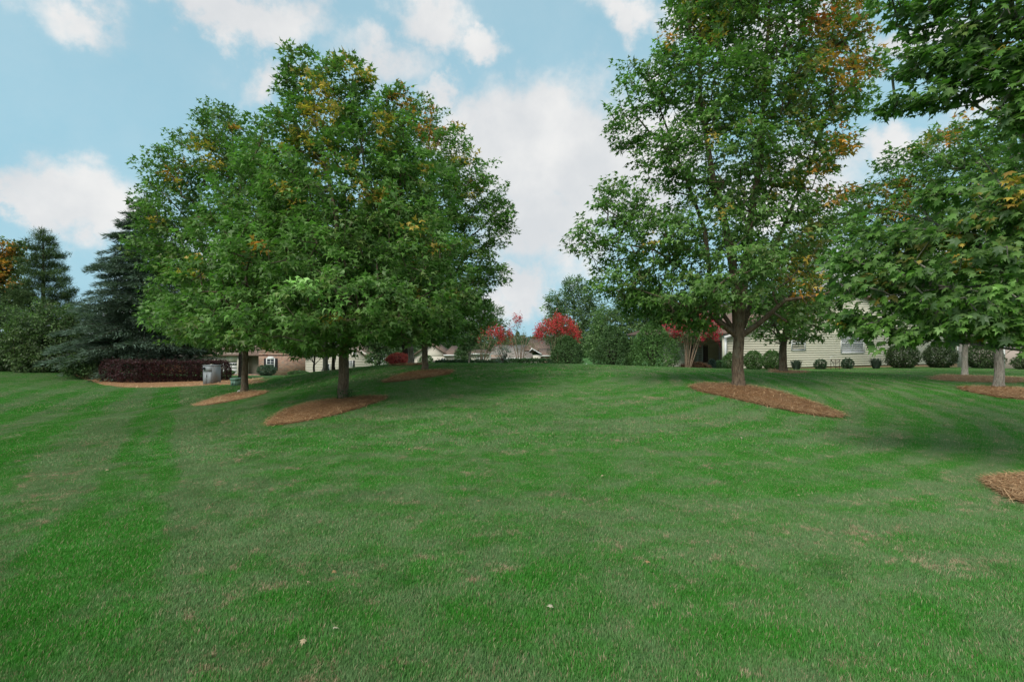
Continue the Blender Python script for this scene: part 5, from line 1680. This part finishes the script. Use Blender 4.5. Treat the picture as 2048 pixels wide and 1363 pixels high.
boxes("upper_panel", cf, [(.03, cf.L - .03, .003, .014, z0 + hC_ * .68, z0 + hC_ - .06)], M["cab_grey"], ct)
boxes("meter", cf, [(.02, .14, .016, .10, z0 + hC_ * .80, z0 + hC_ * .90)], M["black_shutter"], ct)
boxes("door_handle", cf, [(cf.L * .44, cf.L * .45, .019, .05, z0 + .4, z0 + .52)], M["black_shutter"], ct)
boxes("plinth", cf, [(-.04, cf.L + .04, -dep - .04, .04, z0 - .2, z0 + .03)], M["concrete"], ct)

gq = ground_at(472, 772)
ge = thing("utility_box", gq, "low pale green utility box behind the second maple trunk", "utility box")
dq = gq[1]
qf = Frame(np.array([(461 - 1024) / F * dq, dq]), np.array([(475 - 1024) / F * dq, dq - .1]))
hq = (773 - 757) / F * dq
boxes("body", qf, [(0, qf.L, -.45, 0, gq[2] - .05, gq[2] + hq * .72)], M["cab_green"], ge)
boxes("hood", qf, [(-.015, qf.L + .015, -.465, .02, gq[2] + hq * .722, gq[2] + hq)], M["cab_green"], ge)
boxes("door", qf, [(.02, qf.L * .48, .003, .016, gq[2] + .03, gq[2] + hq * .68), (qf.L * .52, qf.L - .02, .003, .016, gq[2] + .03, gq[2] + hq * .68)], M["cab_green"], ge)
boxes("lock", qf, [(qf.L * .45, qf.L * .55, .017, .04, gq[2] + hq * .3, gq[2] + hq * .42)], M["black_shutter"], ge)


def ring_tube(name, c, rx, rz, r, mat, parent, n=28, axis_="y", a0=0, a1=2 * math.pi):
    segs = []
    for i in range(n):
        t0, t1 = a0 + (a1 - a0) * i / n, a0 + (a1 - a0) * (i + 1) / n
        if axis_ == "y":
            p, q = c + np.array([math.cos(t0) * rx, 0, math.sin(t0) * rz]), c + np.array([math.cos(t1) * rx, 0, math.sin(t1) * rz])
        else:
            p, q = c + np.array([math.cos(t0) * rx, math.sin(t0) * rz, 0]), c + np.array([math.cos(t1) * rx, math.sin(t1) * rz, 0])
        segs.append((p, q, r, r))
    return tubes(name, segs, mat, parent)


# rusty plant stand: hoop bowl on three legs against the siding
ps = pos_at(1671, 37.5)
st = thing("plant_stand", ps, "rusty iron hoop plant stand between two tiny bushes", "plant stand")
zt = zpx(719, 37.5)
ctr_ = np.array([ps[0], ps[1], zt])
ring_tube("hoop", ctr_, .31, .31, .022, M["iron"], st, axis_="z")
ring_tube("basket", ctr_ + np.array([0, 0, -.0]), .30, .26, .018, M["iron"], st, 14, "y", math.pi, 2 * math.pi)
ring_tube("basket", ctr_ + np.array([0, 0, -.14]), .22, .22, .014, M["iron"], st, axis_="z")
for a in (0.1, 2.2, 4.2):
    p0 = ctr_ + np.array([math.cos(a) * .31, math.sin(a) * .31, 0])
    p1 = np.array([p0[0], p0[1], ps[2] - .03])
    tubes("leg", [(p0, p1, .02, .02)], M["iron"], st)
tubes("scroll", [(ctr_ + np.array([-.25, -.05, -.2]), ctr_ + np.array([-.12, -.05, -.45]), .015, .015), (ctr_ + np.array([-.12, -.05, -.45]), ctr_ + np.array([.2, -.05, -.62]), .015, .015)], M["iron"], st)
ring_tube("back_arch", ctr_ + np.array([0, .25, .05]), .24, .22, .012, M["white"], st, 14, "y", 0, math.pi)


def stone(label, px, py, s, seed):
    lr = np.random.default_rng(seed)
    g = ground_at(px, py)
    bpyme = bpy.data.meshes.new("stone")
    import bmesh
    bm = bmesh.new()
    bmesh.ops.create_icosphere(bm, subdivisions=2, radius=1)
    for v in bm.verts:
        v.co *= 1 + lr.normal(0, .08)
        v.co.x *= s * 1.3; v.co.y *= s; v.co.z *= s * .7
    bm.to_mesh(bpyme); bm.free()
    bpyme.materials.append(M["stone"])
    o = bpy.data.objects.new("stone", bpyme)
    o.location = (g[0], g[1], g[2] + s * .3)
    link(o)
    tag(o, label, "stone")


stone("small white stone at the foot of the second left maple", 481, 784, .09, 1)
stone("white stone on the crest between the two hollies", 1172, 729, .22, 2)

# fallen leaves lying on the lawn
leafmesh = []
for cc in ((.42, .32, .19), (.36, .22, .10), (.46, .40, .28)):
    me_ = bpy.data.meshes.new("fallen_leaf")
    me_.from_pydata([tuple(v * np.array([1, 1, 1.6])) for v in LV_], [], [tuple(int(i) for i in t) for t in LT_])
    me_.materials.append(mat_simple("dry_leaf", cc, .7, .2, .2, 40))
    leafmesh.append(me_)
fl = [(612, 1182), (672, 1160), (665, 1276), (608, 1296), (1290, 1140), (1420, 900), (1205, 960), (1885, 985), (1975, 1025), (1790, 823), (1885, 855), (1410, 1012), (212, 945), (80, 815), (55, 800), (340, 797), (440, 893), (402, 895), (1700, 850), (960, 1010), (1480, 880), (700, 960), (60, 949), (1100, 1230), (1600, 1000), (820, 905)]
fr_rng = np.random.default_rng(3)
for i, (x, y) in enumerate(fl):
    g = ground_at(x, y)
    o = bpy.data.objects.new("fallen_leaf", leafmesh[i % 3])
    o.location = (g[0], g[1], g[2] + .045)
    s = .04 if g[1] < 8 else .06
    o.scale = (s, s, s)
    o.rotation_euler = (fr_rng.uniform(-.5, .5), fr_rng.uniform(-.5, .5), fr_rng.uniform(0, 6.28))
    link(o)
    tag(o, "small dry tan leaf lying loose on the mown grass", "leaf", "dry leaves scattered on the lawn")

# ------------------------------------------------------------------ grass: tufts instanced on the lawn
def tuft(size, n, h, w, lr, yflat=1.0):
    x = lr.uniform(-size / 2, size / 2, n); y = lr.uniform(-size / 2, size / 2, n)
    a = lr.uniform(0, 6.283, n)
    hh = h * lr.uniform(.45, 1.2, n)
    la = lr.normal(.6, .7, n); lean = np.column_stack([np.cos(la), np.sin(la)]) * (lr.uniform(.1, .75, n) * hh)[:, None]
    sd = np.column_stack([np.cos(a), np.sin(a)]) * w / 2
    z0 = np.full(n, -.01)
    b0 = np.column_stack([x - sd[:, 0], y - sd[:, 1], z0]); b1 = np.column_stack([x + sd[:, 0], y + sd[:, 1], z0])
    m0 = np.column_stack([x - sd[:, 0] * .8 + lean[:, 0] * .35, y - sd[:, 1] * .8 + lean[:, 1] * .35, hh * .6]); m1 = np.column_stack([x + sd[:, 0] * .8 + lean[:, 0] * .35, y + sd[:, 1] * .8 + lean[:, 1] * .35, hh * .6])
    t = np.column_stack([x + lean[:, 0], y + lean[:, 1], hh])
    V = np.stack([b0, b1, m0, m1, t], 1).reshape(-1, 3)
    base = np.arange(n)[:, None] * 5
    T = np.concatenate([base + [0, 1, 3], base + [0, 3, 2], base + [2, 3, 4]])
    C = np.repeat(lr.uniform(0, 1, (n, 3)), 5, 0)
    return V, T, C


lrg = np.random.default_rng(99)
variants = [tuft(.26, 760, .025, .0031, lrg) for _ in range(5)] + [tuft(.5, 800, .029, .007, lrg) for _ in range(3)] + [tuft(1.0, 700, .042, .020, lrg) for _ in range(3)]
Vs, Ts, Cs, tid, off = [], [], [], [], 0
for k, (V, T, C) in enumerate(variants):
    Vs.append(V); Ts.append(T + off); Cs.append(C); tid.append(np.full(len(V), k)); off += len(V)


def scatter(d0, d1, step, margin=5.0):
    ys = np.arange(d0, d1, step)
    xs = np.arange(-(d1 * 1.12 + margin), d1 * 1.12 + margin, step)
    X_, Y_ = np.meshgrid(xs, ys)
    x, y = X_.ravel() + lrg.uniform(-.5, .5, X_.size) * step, Y_.ravel() + lrg.uniform(-.5, .5, X_.size) * step
    k = np.abs(x) < y * 1.12 + margin
    x, y = x[k], y[k]
    for Pl in BEDS:
        lo, hi = Pl.min(0) - .1, Pl.max(0) + .1
        near = (x > lo[0]) & (x < hi[0]) & (y > lo[1]) & (y < hi[1])
        if near.any():
            ins = np.zeros(len(x), bool)
            c = Pl.mean(0)
            ins[near] = in_poly(x[near], y[near], c + (Pl - c) * .955)
            x, y = x[~ins], y[~ins]
    return x, y


pts, ptid = [], []
for (d0, d1, step, k0, k1) in ((-1.5, 7.5, .14, 0, 5), (7.5, 17, .27, 5, 8), (17, 48, .56, 8, 11)):
    x, y = scatter(d0, d1, step)
    pts.append(np.column_stack([x, y, H(x, y)]))
    ptid.append(100 + lrg.integers(k0, k1, len(x)))
pts = np.concatenate(pts); ptid = np.concatenate(ptid)
npnt = len(pts)
gv = np.concatenate(Vs + [pts]); gt = np.concatenate(Ts); gtid = np.concatenate(tid + [ptid]).astype(np.int32)
gc_ = np.concatenate(Cs + [np.ones((npnt, 3))])
rot = np.zeros((len(gv), 3), np.float32); scl = np.ones(len(gv), np.float32)
ro = off
# grain of the mown turf: blades lie along the mower's curved track
ang = np.arctan2(pts[:, 1] - 17, pts[:, 0] - 1) + math.pi / 2
rot[ro:, 2] = ang + lrg.normal(0, .9, npnt)
e_ = .3
hx = (H(pts[:, 0] + e_, pts[:, 1]) - H(pts[:, 0] - e_, pts[:, 1])) / (2 * e_)
hy = (H(pts[:, 0], pts[:, 1] + e_) - H(pts[:, 0], pts[:, 1] - e_)) / (2 * e_)
for i in range(npnt):
    n = Vector((-hx[i], -hy[i], 1)).normalized()
    q = Vector((0, 0, 1)).rotation_difference(n).to_matrix() @ Matrix.Rotation(rot[ro + i, 2], 3, "Z")
    rot[ro + i] = q.to_euler()
scl[ro:] = lrg.uniform(.75, 1.25, npnt)
grass = mesh_np("grass", gv, gt, M["grass"], None, gc_)
me = grass.data
a = me.attributes.new("tid", "INT", "POINT"); a.data.foreach_set("value", gtid)
a = me.attributes.new("rot", "FLOAT_VECTOR", "POINT"); a.data.foreach_set("vector", rot.ravel())
a = me.attributes.new("scl", "FLOAT", "POINT"); a.data.foreach_set("value", scl)
tag(grass, "short mown grass blades covering the lawn", "grass", kind="stuff")
ng = bpy.data.node_groups.new("grass_tufts", "GeometryNodeTree")
ng.interface.new_socket("Geometry", in_out="INPUT", socket_type="NodeSocketGeometry")
ng.interface.new_socket("Geometry", in_out="OUTPUT", socket_type="NodeSocketGeometry")
G = NB(ng)
gi = G.n("NodeGroupInput"); go = G.n("NodeGroupOutput")


def gattr(name, dt):
    nd = G.n("GeometryNodeInputNamedAttribute", data_type=dt)
    nd.inputs["Name"].default_value = name
    return nd.outputs["Attribute"]


t_at, r_at, s_at = gattr("tid", "INT"), gattr("rot", "FLOAT_VECTOR"), gattr("scl", "FLOAT")
e2r = G.n("FunctionNodeEulerToRotation")
G.put(e2r.inputs[0], r_at)
join = G.n("GeometryNodeJoinGeometry")


def pick_id(v):
    cmp_ = G.n("FunctionNodeCompare", data_type="INT", operation="EQUAL")
    ins = [s for s in cmp_.inputs if s.type == "INT"]
    G.put(ins[0], t_at); ins[1].default_value = v
    sp = G.n("GeometryNodeSeparateGeometry", domain="POINT")
    G.put(sp.inputs[0], gi.outputs[0]); G.put(sp.inputs[1], cmp_.outputs[0])
    return sp.outputs[0]


for k in range(len(variants)):
    iop = G.n("GeometryNodeInstanceOnPoints")
    G.put(iop.inputs["Points"], pick_id(100 + k)); G.put(iop.inputs["Instance"], pick_id(k))
    G.put(iop.inputs["Rotation"], e2r.outputs[0]); G.put(iop.inputs["Scale"], s_at)
    ng.links.new(iop.outputs[0], join.inputs[0])
ng.links.new(join.outputs[0], go.inputs[0])
md = grass.modifiers.new("tufts", "NODES")
md.node_group = ng
print("GRASS points", npnt, "tris total", sum(len(o.data.polygons) for o in SC.objects if o.type == "MESH"))
